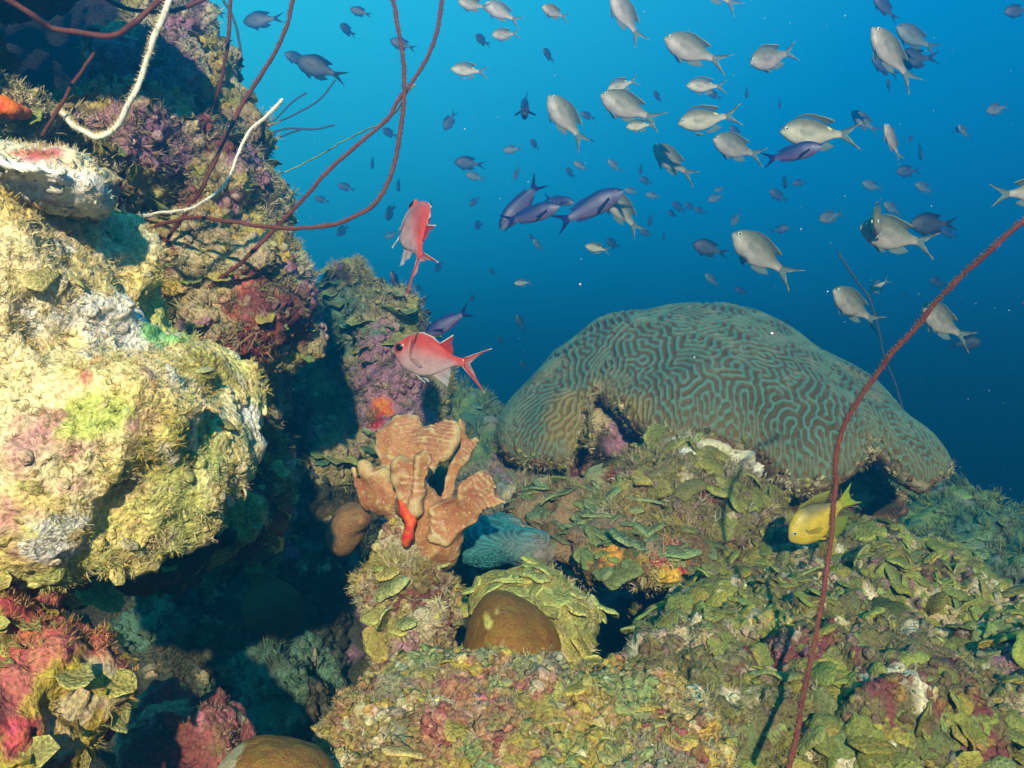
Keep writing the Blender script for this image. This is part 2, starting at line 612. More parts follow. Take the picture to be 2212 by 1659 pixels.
def add_turf(root, V, F, n, size, cols, seed, twig=0.3, up=0.3, keep=None, name='algae_turf'):
    rng = np.random.RandomState(seed)
    p, nn = sample(V, F, n, rng, up, keep=keep)
    if not len(p): return
    # grow in patches
    w = fbm(p, 16, 3, seed + 5)
    m = w > 0.02
    U = under(V, F, 0)
    p, nn = p[m], nn[m]
    Zd = nn + np.array((0, 0, 0.35)) + 0.25 * rng.randn(len(p), 3)
    X, Y, Z = frames(Zd, rng)
    sz = size * (0.5 + 0.9 * rng.rand(len(p)))
    temps = TUFTS + (TWIGS if twig > 0.4 else TWIGS[:2])
    Vm, Fm, Cm = merge(temps, p - nn * 0.001, X, Y, Z, sz, (lambda c: c if U is None else 0.55 * c + 0.45 * U[m] * (0.8 + 0.5 * rng.rand(len(p), 1)))(pick(rng, len(p), cols, 0.18, p)), rng)
    o = link(name, new_mesh(name, Vm, Fm, Cm), M_TURF, root)
    o['kind'] = 'stuff'
    return o

def add_knobs(root, V, F, n, size, cols, seed, up=0.2, flat=0.55, keep=None, name='encrusting_nodules'):
    rng = np.random.RandomState(seed)
    p, nn = sample(V, F, n, rng, up, keep=keep)
    U = under(V, F, 0)
    X, Y, Z = frames(nn + 0.2 * rng.randn(len(p), 3), rng)
    sz = size * (0.35 + 1.0 * rng.rand(len(p)) ** 2)
    Vm, Fm, Cm = merge(KNOBS, p, X, Y, Z, sz, (lambda c: c if U is None else 0.3 * c + 0.7 * U * (0.75 + 0.5 * rng.rand(len(p), 1)))(pick(rng, len(p), cols, 0.2, p)), rng, flat)
    o = link(name, new_mesh(name, Vm, Fm, Cm), M_ROCK, root)
    o['kind'] = 'stuff'
    return o

def plate_frames(p, nn, rng, lift, jit=0.14):
    """shelves look outward and upward, growing away from the rock"""
    Z = nn * (1 - lift) + np.array((0, 0, 1.0)) * lift + jit * rng.randn(len(p), 3)
    Z /= np.linalg.norm(Z, axis=1, keepdims=True)
    out = nn - Z * (nn * Z).sum(1, keepdims=True)
    bad = np.linalg.norm(out, axis=1) < 0.1
    out[bad] = rng.randn(bad.sum(), 3)
    out -= Z * (out * Z).sum(1, keepdims=True)
    X = out / np.linalg.norm(out, axis=1, keepdims=True)
    return X, np.cross(Z, X), Z

_pl_cache = {}
def add_plates(root, V, F, n_big, n_small, size, cols, seed, lift=0.5, keep=None, temps=None, name='coral_plate', rest='plate_growth', edge=1.6, mat=None, jit=0.14):
    rng = np.random.RandomState(seed)
    temps = temps or PLATES
    mat = mat or M_PLATE
    p, nn = sample(V, F, n_big + n_small, rng, 0.3, keep=keep)
    if not len(p): return
    X, Y, Z = plate_frames(p, nn, rng, lift, jit)
    sz = size * (0.45 + 1.1 * rng.rand(len(p)) ** 1.5)
    order = np.argsort(-sz)
    p, X, Y, Z, sz = p[order], X[order], Y[order], Z[order], sz[order]
    c = pick(rng, len(p), cols, 0.22, p, 0.5)
    for i in range(n_big):
        ti = rng.randint(len(temps)); ci = rng.randint(len(cols))
        key = (id(temps), ti, tuple(cols[ci]), edge)
        if key not in _pl_cache:
            TV, TF, TE = temps[ti]
            e = (0.8 + (edge - 0.8) * TE ** 4)[:, None]
            _pl_cache[key] = new_mesh(name, TV, TF, np.clip(np.array(cols[ci]) * e, 0.01, 0.85))
            _pl_cache[key].materials.append(M_SHIELD)
        o = link(name, _pl_cache[key], None, root)
        M = Matrix(((X[i][0], Y[i][0], Z[i][0], 0), (X[i][1], Y[i][1], Z[i][1], 0), (X[i][2], Y[i][2], Z[i][2], 0), (0, 0, 0, 1)))
        q = p[i] + X[i] * sz[i] * 0.35
        o.matrix_local = Matrix.Translation(Vector(q)) @ M @ Matrix.Diagonal((sz[i], sz[i] * (1.0 + 0.6 * rng.rand()), sz[i], 1))
    if n_small:
        s = slice(n_big, None)
        tq = []
        for TV, TF, TE in temps:
            tq.append((TV, np.array([f if len(f) == 4 else (f[0], f[1], f[2], f[2]) for f in TF])))
        Vm, Fm, Cm = merge(tq, p[s] + X[s] * sz[s][:, None] * 0.35, X[s], Y[s], Z[s], sz[s], c[s], rng)
        Fl = Fm.tolist()
        Fl = [f if f[2] != f[3] else f[:3] for f in Fl]
        o = link(rest, new_mesh(rest, Vm, Fl, Cm), mat, root)
        o['kind'] = 'stuff'

def rock(name, label, prims, h=0.006, k=0.05, cut=None, seed=1, base=(BEIGE, OLIVE), layers=(), patches=(), cat='rock', mat=None, body='rock_body', **ru):
    V, F = solid(prims, h, k, cut)
    V = rough_up(V, F, seed, **ru)
    C = paint(V, base, layers, patches, seed)
    _cols[id(V)] = (V, C)
    root = empty(name)
    tag(root, label, cat)
    link(body, new_mesh(body, V, F, C), mat or M_ROCK, root)
    return root, V, F

# ------------------------------------------------------------------ seabed: one sheet, falling away at the drop-off
def seabed():
    xs = np.concatenate([np.linspace(-20, -4.2, 24), np.linspace(-4, 4, 260), np.linspace(4.2, 20, 24)])
    ys = np.concatenate([np.linspace(-0.15, 0.3, 8), np.linspace(0.35, 4.5, 170), np.linspace(4.6, 40, 30)])
    X, Y = np.meshgrid(xs, ys, indexing='ij')
    p = np.stack([X.ravel(), Y.ravel(), np.zeros(X.size)], 1)
    z = 0.42 + 0.05 * (p[:, 1] - 1.5)
    z = z - 0.28 * np.clip(p[:, 0] - 1.2, 0, 60) ** 1.1 - 0.42 * np.clip(p[:, 1] - 3.0, 0, 90)
    z = z + 0.30 * np.exp(-((p[:, 0] + 0.9) / 0.5) ** 2) * sstep(1.0, 2.0, p[:, 1]) * (1 - sstep(2.6, 3.6, p[:, 1]))
    z = np.maximum(z, -9)
    fade = 1 - sstep(5, 9, np.hypot(p[:, 0], p[:, 1]))
    q = np.stack([p[:, 0], p[:, 1], z], 1)
    w, _ = worley(q, 9, 5)
    z = z + fade * (0.11 * fbm(q, 3.2, 4, 3) + 0.05 * (0.5 - w) + 0.03 * fbm(q, 16, 4, 8))
    V = np.stack([p[:, 0], p[:, 1], z], 1)
    nx, ny = X.shape
    i = np.arange(nx * ny).reshape(nx, ny)
    F = np.stack([i[:-1, :-1], i[1:, :-1], i[1:, 1:], i[:-1, 1:]], -1).reshape(-1, 4)
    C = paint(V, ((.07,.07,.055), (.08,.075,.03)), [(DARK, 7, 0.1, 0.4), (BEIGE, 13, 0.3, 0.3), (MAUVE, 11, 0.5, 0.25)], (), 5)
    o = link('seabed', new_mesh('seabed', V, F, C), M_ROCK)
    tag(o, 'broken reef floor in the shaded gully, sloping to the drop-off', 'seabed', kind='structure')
    keep = (V[F[:, 0], 1] < 3.6) & (np.abs(V[F[:, 0], 0]) < 2.3) & (V[F[:, 0], 1] > 0.8)
    return V, F[keep]
sbV, sbF = seabed()
sb_turf = add_turf(None, sbV, sbF, 9000, 0.022, [(.035,.07,.045), (.08,.075,.03), (.08,.08,.06)], 77, 0.3)
tag(sb_turf, 'short algae turf over the floor of the gully', 'algae', kind='stuff')

# ------------------------------------------------------------------ left: near boulder
bo, V, F = rock('pale_boulder', 'big pale yellow boulder, strobe brightness put into its colour, nearest the camera on the left', [
    ell(35, 720, .92, 285, 295, .20), ell(240, 915, .90, 250, 205, .17), ell(-10, 530, .98, 150, 140, .2),
    ell(170, 1070, .88, 190, 125, .13), ell(-150, 900, .85, 250, 330, .22), ell(412, 880, .93, 108, 96, .12),
    ell(60, 1130, .84, 140, 95, .08)], 0.0055, 0.05, seed=11, base=((0.80, 0.68, 0.38), (0.70, 0.56, 0.20)),  # pale base carries part of the strobe's near brightness
    layers=[(BEIGE, 8, 0.15, 0.4), ((0.55, 0.30, 0.24), 10, 0.32, 0.3), ((0.42, 0.36, 0.10), 14, 0.30, 0.3), ((0.50, 0.52, 0.16), 6, 0.6, 0.35), ((.55, .2, .12), 34, 0.88, 0.12), (WHITE, 13, 0.5, 0.35)],
    patches=[(WHITE, P(245, 690, .84), (.042, .14, .026)), ((0.25, 0.6, 0.2), P(312, 695, .84), (.013, .14, .02)), (WHITE, P(40, 520, .84), (.036, .14, .024)),  # overexposed glare put into the white patches here and below
             ((0.5, 0.54, 0.14), P(175, 890, .73), (.03, .07, .025)), (WHITE, P(320, 1005, .74), (.02, .06, .014)), (WHITE, P(90, 1190, .75), (.02, .06, .015)),
             (WHITE, P(130, 1130, .75), (.03, .05, .01))],
    big=0.026, mid=0.011, fine=0.005, ls=30, lumps=0.003)
add_turf(bo, V, F, 12000, 0.0065, [BEIGE, OLIVE, GREEN, MUSTARD, CREAM], 12, 0.5)
add_knobs(bo, V, F, 600, 0.004, [CREAM, BEIGE, (0.5, 0.4, .14), BEIGE, (0.5, .3, .22), OLIVE], 13)
add_plates(bo, V, F, 18, 150, 0.0075, [(0.52, 0.45, 0.18), (0.46, 0.40, 0.15), (0.56, 0.47, 0.26), (0.58, 0.48, 0.30)], 14, 0.3, name='crust_plate', rest='crust_growth')

le, V, F = rock('pale_ledge', 'pale ledge, overexposed white painted on top, jutting in at the left edge', [
    ell(45, 378, .82, 122, 28, .08), ell(-60, 392, .85, 150, 44, .12), ell(120, 398, .8, 66, 22, .06), ell(60, 415, .86, 120, 24, .07)], 0.005, 0.03, seed=21,
    base=((.70, .58, .32), (.78, .70, .48)), layers=[((.55, .42, .2), 14, 0.15, 0.3), (PINK, 16, 0.5, 0.2)], mat=M_PALE,
    patches=[(WHITE, P(60, 380, .74), (.055, .1, .017)), ((0.5, .12, .1), P(85, 338, .78), (.02, .05, .005)), (PINK, P(80, 424, .75), (.05, .06, .006))],  # white top patch is strobe overexposure put into the colour
    big=0.016, mid=0.008, fine=0.004, lumps=0.004)
add_turf(le, V, F, 1200, 0.006, [CREAM, BEIGE, MUSTARD], 22)
add_knobs(le, V, F, 300, 0.004, [CREAM, BEIGE], 23)

# ------------------------------------------------------------------ left: the tall pinnacle
REEFL = [(OLIVE, 9, 0.15, 0.35), (MAUVE, 7, 0.22, 0.25), (MAROON, 8, 0.36, 0.22), (MUSTARD, 15, 0.34, 0.2), (CREAM, 26, 0.48, 0.18)]
pi_, V, F = rock('reef_pinnacle', 'tall overgrown reef pinnacle with pink crust rising behind the pale boulder', [
    ell(372, 70, 1.62, 50, 125, .14), ell(305, 180, 1.5, 90, 105, .15), ell(285, 330, 1.42, 160, 120, .17),
    ell(430, 230, 1.65, 72, 150, .2), ell(488, 340, 1.68, 70, 110, .18), ell(528, 450, 1.6, 82, 110, .2),
    ell(566, 600, 1.56, 92, 105, .18), ell(430, 560, 1.55, 150, 130, .18), ell(598, 700, 1.55, 74, 85, .15), ell(500, 690, 1.5, 90, 70, .12),
    ell(490, 860, 1.72, 110, 150, .17), ell(470, 1050, 1.82, 130, 190, .19), ell(450, 1250, 1.9, 160, 190, .2), ell(40, 255, 1.2, 100, 60, .1), ell(120, 420, 1.5, 150, 120, .15)], 0.0075, 0.035, seed=31,
    base=(BEIGE, (0.30, 0.22, 0.11)), layers=REEFL,
    patches=[(BEIGE, P(190, 200, 1.35), (.06, .15, .08)), (MAUVE, P(270, 110, 1.34), (.09, .15, .05)), (RED, P(575, 655, 1.4), (.05, .1, .05)),
             (MAROON, P(620, 700, 1.42), (.07, .1, .09)), ((0.3, .07, .05), P(560, 745, 1.4), (.07, .1, .04)), (DARK, P(390, 470, 1.3), (.05, .08, .03)),
             (MUSTARD, P(300, 372, 1.3), (.03, .1, .03)), (MAUVE, P(330, 300, 1.3), (.07, .1, .05)), ((.5, .42, .12), P(585, 425, 1.42), (.05, .1, .06))],
    big=0.022, mid=0.014, fine=0.008, ls=28, lumps=0.012)
add_turf(pi_, V, F, 15000, 0.014, [BEIGE, OLIVE, TEALG, CREAM, (0.34, 0.36, 0.12)], 32, 0.6, 0.4)
add_knobs(pi_, V, F, 4500, 0.007, [BEIGE, MAUVE, MAROON, MUSTARD, BROWN, CREAM], 33)
add_plates(pi_, V, F, 60, 300, 0.014, [(0.28, 0.30, 0.08), (0.40, 0.34, 0.09), (0.22, 0.28, 0.09), (0.34, 0.27, 0.10)], 34, 0.55, temps=LEAVES, name='algae_leaf', rest='leaf_growth')
# orange sponge on the pinnacle's near shoulder
sp, V2, F2 = rock('orange_sponge', 'bright orange lumpy sponge at the left edge below the dark hollow', [
    ell(8, 226, 1.1, 13, 11, .016), ell(32, 234, 1.1, 12, 10, .016), ell(-10, 240, 1.1, 18, 10, .016), ell(50, 240, 1.11, 7, 6, .01), ell(20, 246, 1.09, 14, 6, .012)],
    0.003, 0.01, seed=35, base=(ORANGE, RED), cat='sponge', mat=M_SPONGE, body='sponge_body', big=0.004, mid=0.003, fine=0.001, lumps=0.004, ls=90)
# hollow in the top left corner: its shadow put into near-black rock colours
ov, V, F = rock('shadow_coloured_overhang', 'rock coloured black as if in shadow, filling the top left corner behind the whips', [
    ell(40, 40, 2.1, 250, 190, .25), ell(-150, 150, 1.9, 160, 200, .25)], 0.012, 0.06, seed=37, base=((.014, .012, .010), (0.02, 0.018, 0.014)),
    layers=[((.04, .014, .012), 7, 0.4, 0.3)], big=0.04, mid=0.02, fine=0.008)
ro, V, F = rock('shade_rock', 'added rock out of view above the top left corner, to cast shade', [
    ell(-120, -260, 1.05, 330, 150, .28), ell(-420, -40, .95, 200, 220, .3)], 0.014, 0.06, seed=38, base=(DARK, BROWN), big=0.03, mid=0.02, fine=0.006)  # unseen rock added to throw shade on the upper left

# ------------------------------------------------------------------ middle distance
co, V, F = rock('pink_column', 'stubby reef column with pink crust and round knob right behind the red fish', [
    ell(752, 592, 2.25, 34, 32, .07), ell(755, 640, 2.25, 42, 40, .09), ell(800, 690, 2.25, 78, 62, .15), ell(845, 740, 2.25, 62, 78, .15),
    ell(850, 830, 2.22, 88, 110, .16), ell(735, 725, 2.4, 66, 78, .15), ell(700, 860, 2.45, 120, 110, .15), ell(850, 930, 2.2, 105, 80, .16),
    ell(700, 980, 2.15, 105, 90, .16)], 0.009, 0.05, seed=41, base=((0.32, 0.27, 0.13), OLIVE), layers=[(TEALG, 8, 0.2, 0.3), (MAUVE, 9, 0.42, 0.2), (BEIGE, 20, 0.36, 0.2)],
    patches=[(MAUVE, P(800, 800, 2.08), (.07, .12, .16)), (MAUVE, P(860, 850, 2.05), (.12, .12, .08)), (ORANGE, P(822, 878, 2.05), (.026, .1, .022)), (RED, P(812, 905, 2.05), (.014, .1, .022)),
             (TEALG, P(740, 700, 2.2), (.1, .15, .08)), (DARK, P(735, 590, 2.15), (.03, .1, .03))],
    big=0.03, mid=0.015, fine=0.008, ls=24, lumps=0.01)
add_turf(co, V, F, 9000, 0.018, [BEIGE, OLIVE, TEALG, (0.34, 0.36, 0.12)], 42, 0.6, 0.5)
add_knobs(co, V, F, 2200, 0.008, [BEIGE, MAUVE, OLIVE, BROWN], 43)
add_plates(co, V, F, 30, 140, 0.018, [(0.20, 0.28, 0.10), (0.30, 0.30, 0.09), TEALG], 44, 0.6, temps=LEAVES, name='algae_leaf', rest='leaf_growth', keep=lambda c, n: (c[:, 2] > 1.08) * 1.0 + 0.1)

fa, V, F = rock('distant_reef', 'hazy green reef lump seen between the pink column and the brain coral', [
    ell(1022, 890, 3.3, 42, 50, .14), ell(1000, 960, 3.25, 110, 80, .2), ell(1060, 990, 3.2, 70, 80, .2), ell(930, 900, 3.4, 70, 60, .2), ell(1010, 1080, 2.9, 150, 90, .25)],
    0.014, 0.06, seed=51, base=(TEALG, GREEN), layers=[(GREY, 7, 0.3, 0.3)], big=0.04, mid=0.03, fine=0.012, bs=5, ms=14, fs=40, ls=16, lumps=0.02)
add_turf(fa, V, F, 4000, 0.035, [TEALG, GREEN, OLIVE], 52)
add_plates(fa, V, F, 20, 140, 0.03, [TEALG, GREEN, (0.18, 0.26, 0.12)], 53, 0.6, name='coral_plate')

fr, V, F = rock('far_right_reef', 'dim green reef ridge at the right edge below open water', [
    ell(2030, 1140, 3.1, 105, 52, .2), ell(2090, 1190, 3.0, 170, 80, .25), ell(2220, 1190, 3.3, 150, 75, .25), ell(1900, 1200, 2.9, 150, 70, .2), ell(2150, 1260, 2.6, 220, 80, .3)],
    0.014, 0.06, seed=55, base=(TEALG, GREEN), layers=[(DARK, 6, 0.25, 0.3), (GREY, 14, 0.4, 0.2)], big=0.05, mid=0.03, fine=0.012, bs=5, ms=14, fs=40, ls=16, lumps=0.025)
add_turf(fr, V, F, 5000, 0.03, [TEALG, GREEN, OLIVE], 56)
add_plates(fr, V, F, 30, 240, 0.026, [TEALG, GREEN, (0.18, 0.26, 0.12)], 57, 0.6)

# gully lumps, their shade deepened by darker rock and turf colours
gu, V, F = rock('gully_rock', 'rough rock, shade put into its dark colour, heaped in the gully below the pale boulder', [
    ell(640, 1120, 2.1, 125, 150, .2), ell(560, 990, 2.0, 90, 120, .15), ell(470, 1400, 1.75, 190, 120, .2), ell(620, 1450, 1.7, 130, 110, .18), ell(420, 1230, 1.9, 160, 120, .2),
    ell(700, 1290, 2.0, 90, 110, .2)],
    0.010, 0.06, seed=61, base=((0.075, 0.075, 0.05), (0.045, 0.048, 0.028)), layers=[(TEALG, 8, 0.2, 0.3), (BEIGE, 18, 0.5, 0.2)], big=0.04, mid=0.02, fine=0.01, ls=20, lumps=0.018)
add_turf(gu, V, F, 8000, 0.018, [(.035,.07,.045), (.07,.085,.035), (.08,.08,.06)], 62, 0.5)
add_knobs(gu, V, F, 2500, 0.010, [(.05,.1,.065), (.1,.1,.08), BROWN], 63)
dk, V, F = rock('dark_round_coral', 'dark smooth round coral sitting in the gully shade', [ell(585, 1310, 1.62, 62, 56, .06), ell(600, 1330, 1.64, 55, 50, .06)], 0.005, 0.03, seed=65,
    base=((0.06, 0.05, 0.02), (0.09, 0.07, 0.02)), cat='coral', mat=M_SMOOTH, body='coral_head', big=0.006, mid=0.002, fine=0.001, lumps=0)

# ------------------------------------------------------------------ rocks under and before the brain coral
ba, V, F = rock('coral_base_rock', 'dark holed rock that carries the big brain coral', [
    ell(1500, 1050, 2.45, 330, 85, .25), ell(1325, 1000, 2.25, 85, 90, .12), ell(1310, 935, 2.13, 46, 52, .07), ell(1390, 955, 2.16, 40, 22, .05, -25), ell(1850, 1090, 2.45, 110, 80, .15), ell(1650, 1130, 2.2, 180, 70, .2)],
    0.009, 0.06, seed=71, base=(BROWN, MAROON), layers=[(OLIVE, 9, 0.2, 0.3), (BEIGE, 17, 0.4, 0.2), (DARK, 7, 0.3, 0.2)],
    patches=[((0.6, 0.3, 0.05), P(1395, 940, 2.15), (.05, .1, .02)), (BEIGE, P(1900, 1040, 2.2), (.07, .2, .08)), (MAUVE, P(1330, 930, 2.08), (.03, .1, .06)), (BEIGE, P(1295, 905, 2.08), (.04, .1, .04)), ((.6, .3, .04), P(1395, 950, 2.12), (.035, .1, .014))], big=0.03, mid=0.02, fine=0.008)
add_turf(ba, V, F, 4000, 0.02, [BEIGE, BROWN, OLIVE], 72, 0.5)
kn, V, F = rock('olive_rock', 'olive rock with rounded plates tucked under the brain coral', [
    ell(1440, 1080, 1.85, 82, 92, .12), ell(1530, 1060, 1.9, 120, 80, .13), ell(1500, 1130, 1.85, 120, 60, .12), ell(1600, 1100, 1.95, 80, 60, .12)],
    0.007, 0.05, seed=73, base=((0.16, 0.14, 0.05), (0.20, 0.14, 0.07)), layers=[(MAUVE, 9, 0.4, 0.2), (BEIGE, 16, 0.36, 0.2), (RED, 12, 0.62, 0.15)],
    patches=[(WHITE, P(1505, 962, 1.86), (.05, .12, .016)), (WHITE, P(1610, 985, 1.9), (.05, .12, .025)), (MAROON, P(1540, 1060, 1.76), (.03, .06, .03))],
    big=0.03, mid=0.015, fine=0.007, ls=24)
add_turf(kn, V, F, 3000, 0.017, [BEIGE, OLIVE, CREAM, BROWN], 74, 0.5)
add_knobs(kn, V, F, 1200, 0.007, [BEIGE, OLIVE, MAUVE, BROWN], 75)
add_plates(kn, V, F, 34, 160, 0.022, [(0.23, 0.22, 0.05), (0.26, 0.23, 0.055), (0.20, 0.21, 0.055)], 76, 0.2, keep=lambda c, n: (c[:, 2] < 0.9) + 0.15)
nb, V, F = rock('knobbed_coral', 'pale green two-horned coral knob in front of the brain coral hole', [
    ell(1285, 1045, 1.9, 34, 32, .04), ell(1325, 1040, 1.9, 26, 26, .035), ell(1300, 1085, 1.9, 58, 42, .06), ell(1240, 1085, 1.88, 42, 18, .04)],
    0.005, 0.025, seed=78, base=((0.34, 0.34, 0.16), (0.24, 0.24, 0.10)), cat='coral', mat=M_SMOOTH, body='coral_head', big=0.012, mid=0.004, fine=0.001, lumps=0.004)
sh, V, F = rock('red_ledge', 'low rock ledge with green plates on top and red sponge beneath', [
    ell(1300, 1150, 1.72, 120, 38, .13), ell(1420, 1180, 1.7, 100, 40, .12), ell(1330, 1205, 1.66, 100, 34, .1), ell(1440, 1225, 1.66, 70, 28, .08), ell(1230, 1110, 1.85, 120, 40, .1)],
    0.006, 0.04, seed=81, base=((0.26, 0.17, 0.09), BROWN), layers=[(MUSTARD, 18, 0.45, 0.2), (MAROON, 11, 0.3, 0.25)],
    patches=[((0.45, .03, .04), P(1440, 1210, 1.58), (.04, .08, .03)), ((.7, .35, .05), P(1325, 1195, 1.56), (.02, .06, .03)), ((.6, .4, .06), P(1425, 1240, 1.58), (.03, .06, .02))],
    big=0.02, mid=0.014, fine=0.007)
add_turf(sh, V, F, 4200, 0.015, [BEIGE, MUSTARD, CREAM, OLIVE], 82, 0.5, 0.0)
add_plates(sh, V, F, 40, 160, 0.018, [(0.16, 0.21, 0.09), (0.19, 0.22, 0.09), (0.15, 0.18, 0.06)], 83, 0.4, keep=lambda c, n: (n[:, 2] > 0.35) * 1.0)
mt, V, F = rock('mauve_rubble', 'low mauve rubble under the left foot of the brain coral', [
    ell(1150, 1075, 2.1, 110, 40, .15), ell(1110, 1060, 2.2, 90, 45, .15), ell(1050, 1050, 2.3, 90, 40, .15), ell(1190, 1040, 2.3, 120, 30, .15)], 0.009, 0.05, seed=86,
    base=(GREY, TEALG), layers=[(MAUVE, 9, 0.15, 0.25), (BEIGE, 18, 0.4, 0.2)], big=0.025, mid=0.015, fine=0.008)
add_turf(mt, V, F, 2500, 0.018, [TEALG, BEIGE, OLIVE], 87)
add_plates(mt, V, F, 14, 30, 0.02, [TEALG, GREEN], 88, 0.6, temps=LEAVES, name='algae_leaf', rest='leaf_growth')

# ------------------------------------------------------------------ pedestal under the orange coral
pe, V, F = rock('encrusted_pedestal', 'knobbly encrusted pedestal carrying the orange coral', [
    ell(870, 1215, 1.5, 72, 62, .09), ell(860, 1120, 1.52, 45, 70, .06), ell(898, 1285, 1.46, 70, 60, .09), ell(830, 1280, 1.47, 50, 50, .07), ell(905, 1350, 1.42, 48, 48, .07),
    ell(892, 1430, 1.42, 58, 60, .08)], 0.0055, 0.03, seed=91,
    base=(BEIGE, (0.36, 0.30, 0.10)), layers=[(MUSTARD, 10, 0.2, 0.3), (CREAM, 20, 0.4, 0.2), (MAROON, 9, 0.42, 0.2), (PINK, 13, 0.5, 0.2)],
    patches=[((.42, .08, .06), P(835, 1150, 1.42), (.02, .05, .03)), (CREAM, P(870, 1175, 1.42), (.04, .05, .03)), (MAROON, P(1000, 1370, 1.38), (.04, .06, .04)), (MAUVE, P(870, 1430, 1.34), (.04, .05, .03))],
    big=0.018, mid=0.012, fine=0.007, ls=34, lumps=0.012)
add_turf(pe, V, F, 4500, 0.014, [BEIGE, CREAM, OLIVE, MUSTARD], 92, 0.5, 0.1)
add_knobs(pe, V, F, 2600, 0.006, [BEIGE, MUSTARD, CREAM, MAROON, OLIVE], 93)
add_plates(pe, V, F, 22, 30, 0.017, [(0.38, 0.36, 0.10), (0.40, 0.32, 0.09), (0.30, 0.32, 0.12)], 94, 0.45, keep=lambda c, n: (c[:, 2] < 0.76) + 0.1)

# ------------------------------------------------------------------ smooth brown coral and the plates behind it
sm, V, F = rock('smooth_brown_coral', 'smooth ochre brown bell-shaped coral head at lower centre', [
    ell(1078, 1365, 1.25, 64, 90, .085), ell(1120, 1385, 1.25, 78, 78, .09), ell(1060, 1420, 1.25, 52, 70, .08), ell(1155, 1420, 1.25, 54, 66, .08)], 0.0038, 0.03, seed=95,
    base=((0.26, 0.115, 0.012), (0.21, 0.10, 0.014)), patches=[((.6, .5, .12), P(1050, 1345, 1.165), (.006, .03, .01)), ((.55, .45, .15), P(1072, 1330, 1.165), (.004, .03, .005)), ((.55, .45, .15), P(1118, 1330, 1.165), (.004, .03, .004))],
    cat='coral', mat=M_SMOOTH, body='coral_head', big=0.006, mid=0.002, fine=0.0006, lumps=0)
pb, V, F = rock('plated_green_coral', 'yellow green plated coral wrapped behind the smooth brown head', [
    ell(1110, 1280, 1.36, 88, 34, .06), ell(1180, 1310, 1.36, 90, 55, .07), ell(1232, 1350, 1.36, 54, 52, .07), ell(1215, 1400, 1.36, 70, 40, .07), ell(1150, 1250, 1.4, 30, 26, .04)], 0.005, 0.03, seed=97,
    base=((0.33, 0.32, 0.09), (0.27, 0.27, 0.07)), layers=[(MUSTARD, 12, 0.3, 0.3), (BEIGE, 20, 0.5, 0.2)], cat='coral', mat=M_PLATE, body='coral_base', big=0.012, mid=0.008, fine=0.004)
add_plates(pb, V, F, 60, 160, 0.014, [(0.36, 0.36, 0.10), (0.40, 0.34, 0.09), (0.31, 0.33, 0.10)], 98, 0.2)
add_turf(pb, V, F, 900, 0.012, [BEIGE, CREAM, OLIVE], 99, 0.3, 0.3)

# ------------------------------------------------------------------ big plated mound on the right
MOUND = [ell(1720, 1330, 1.75, 330, 170, .3), ell(2000, 1420, 1.7, 320, 190, .3), ell(1595, 1440, 1.5, 195, 160, .2), ell(1760, 1560, 1.35, 360, 220, .25),
         ell(2080, 1640, 1.4, 260, 220, .25), ell(1820, 1230, 1.95, 190, 85, .2), ell(1680, 1200, 1.9, 110, 60, .12), ell(1500, 1560, 1.25, 150, 130, .12)]
mo, V, F = rock('plated_mound', 'broad reef mound covered in olive green coral plates at lower right', MOUND, 0.0075, 0.08, seed=101,
    base=((0.16, 0.16, 0.05), (0.14, 0.12, 0.05)), layers=[((.24,.12,.15), 8, 0.40, 0.25), (BEIGE, 13, 0.25, 0.25), (MAROON, 10, 0.4, 0.2), (DARK, 9, 0.45, 0.2), (CREAM, 24, 0.5, 0.18)],
    big=0.035, mid=0.018, fine=0.008, ls=20, lumps=0.014)
GREENP = [(0.225, 0.235, 0.05), (0.26, 0.25, 0.055), (0.185, 0.21, 0.05), (0.28, 0.24, 0.05), (0.20, 0.23, 0.075)]
add_plates(mo, V, F, 100, 2600, 0.0165, GREENP, 102, 0.10, jit=0.08, keep=lambda c, n: sstep(-0.25, 0.15, fbm(c, 5, 3, 9)) + 0.04)
add_turf(mo, V, F, 9000, 0.010, [BEIGE, CREAM, OLIVE, MAUVE, GREEN], 103, 0.5, 0.3)
add_knobs(mo, V, F, 5000, 0.007, [BEIGE, MAUVE, OLIVE, MAROON, MUSTARD, GREY], 104)

# ------------------------------------------------------------------ foreground
fo, V, F = rock('foreground_rock', 'yellow and pink encrusted rock along the bottom edge at centre', [
    ell(1100, 1705, 1.0, 330, 218, .16), ell(830, 1690, 1.02, 170, 150, .14), ell(1390, 1720, 1.0, 180, 220, .15), ell(1000, 1580, 1.06, 170, 72, .1), ell(1230, 1560, 1.08, 180, 62, .09)],
    0.0055, 0.05, seed=111, base=((0.31, 0.24, 0.06), (0.27, 0.19, 0.07)), layers=[((.32,.12,.09), 10, 0.12, 0.25), (MUSTARD, 13, 0.25, 0.2), (MAROON, 14, 0.32, 0.2), ((.2,.21,.13), 16, 0.45, 0.2), (CREAM, 26, 0.55, 0.2), ((0.20, 0.27, 0.10), 15, 0.48, 0.2)],
    big=0.022, mid=0.014, fine=0.008, ls=36, lumps=0.014)
add_knobs(fo, V, F, 9000, 0.0055, [(0.45, 0.36, 0.09), MUSTARD, PINK, CREAM, OLIVE, MAROON, (0.4, 0.2, 0.12), GREEN], 112, 0.1, 0.6)
add_turf(fo, V, F, 14000, 0.008, [BEIGE, GREY, GREEN, CREAM, PINK, OLIVE], 113, 0.5, 0.2)
add_plates(fo, V, F, 60, 220, 0.011, [(0.36, 0.28, 0.06), (0.32, 0.26, 0.06), (0.26, 0.25, 0.09), (0.38, 0.29, 0.11)], 114, 0.4)
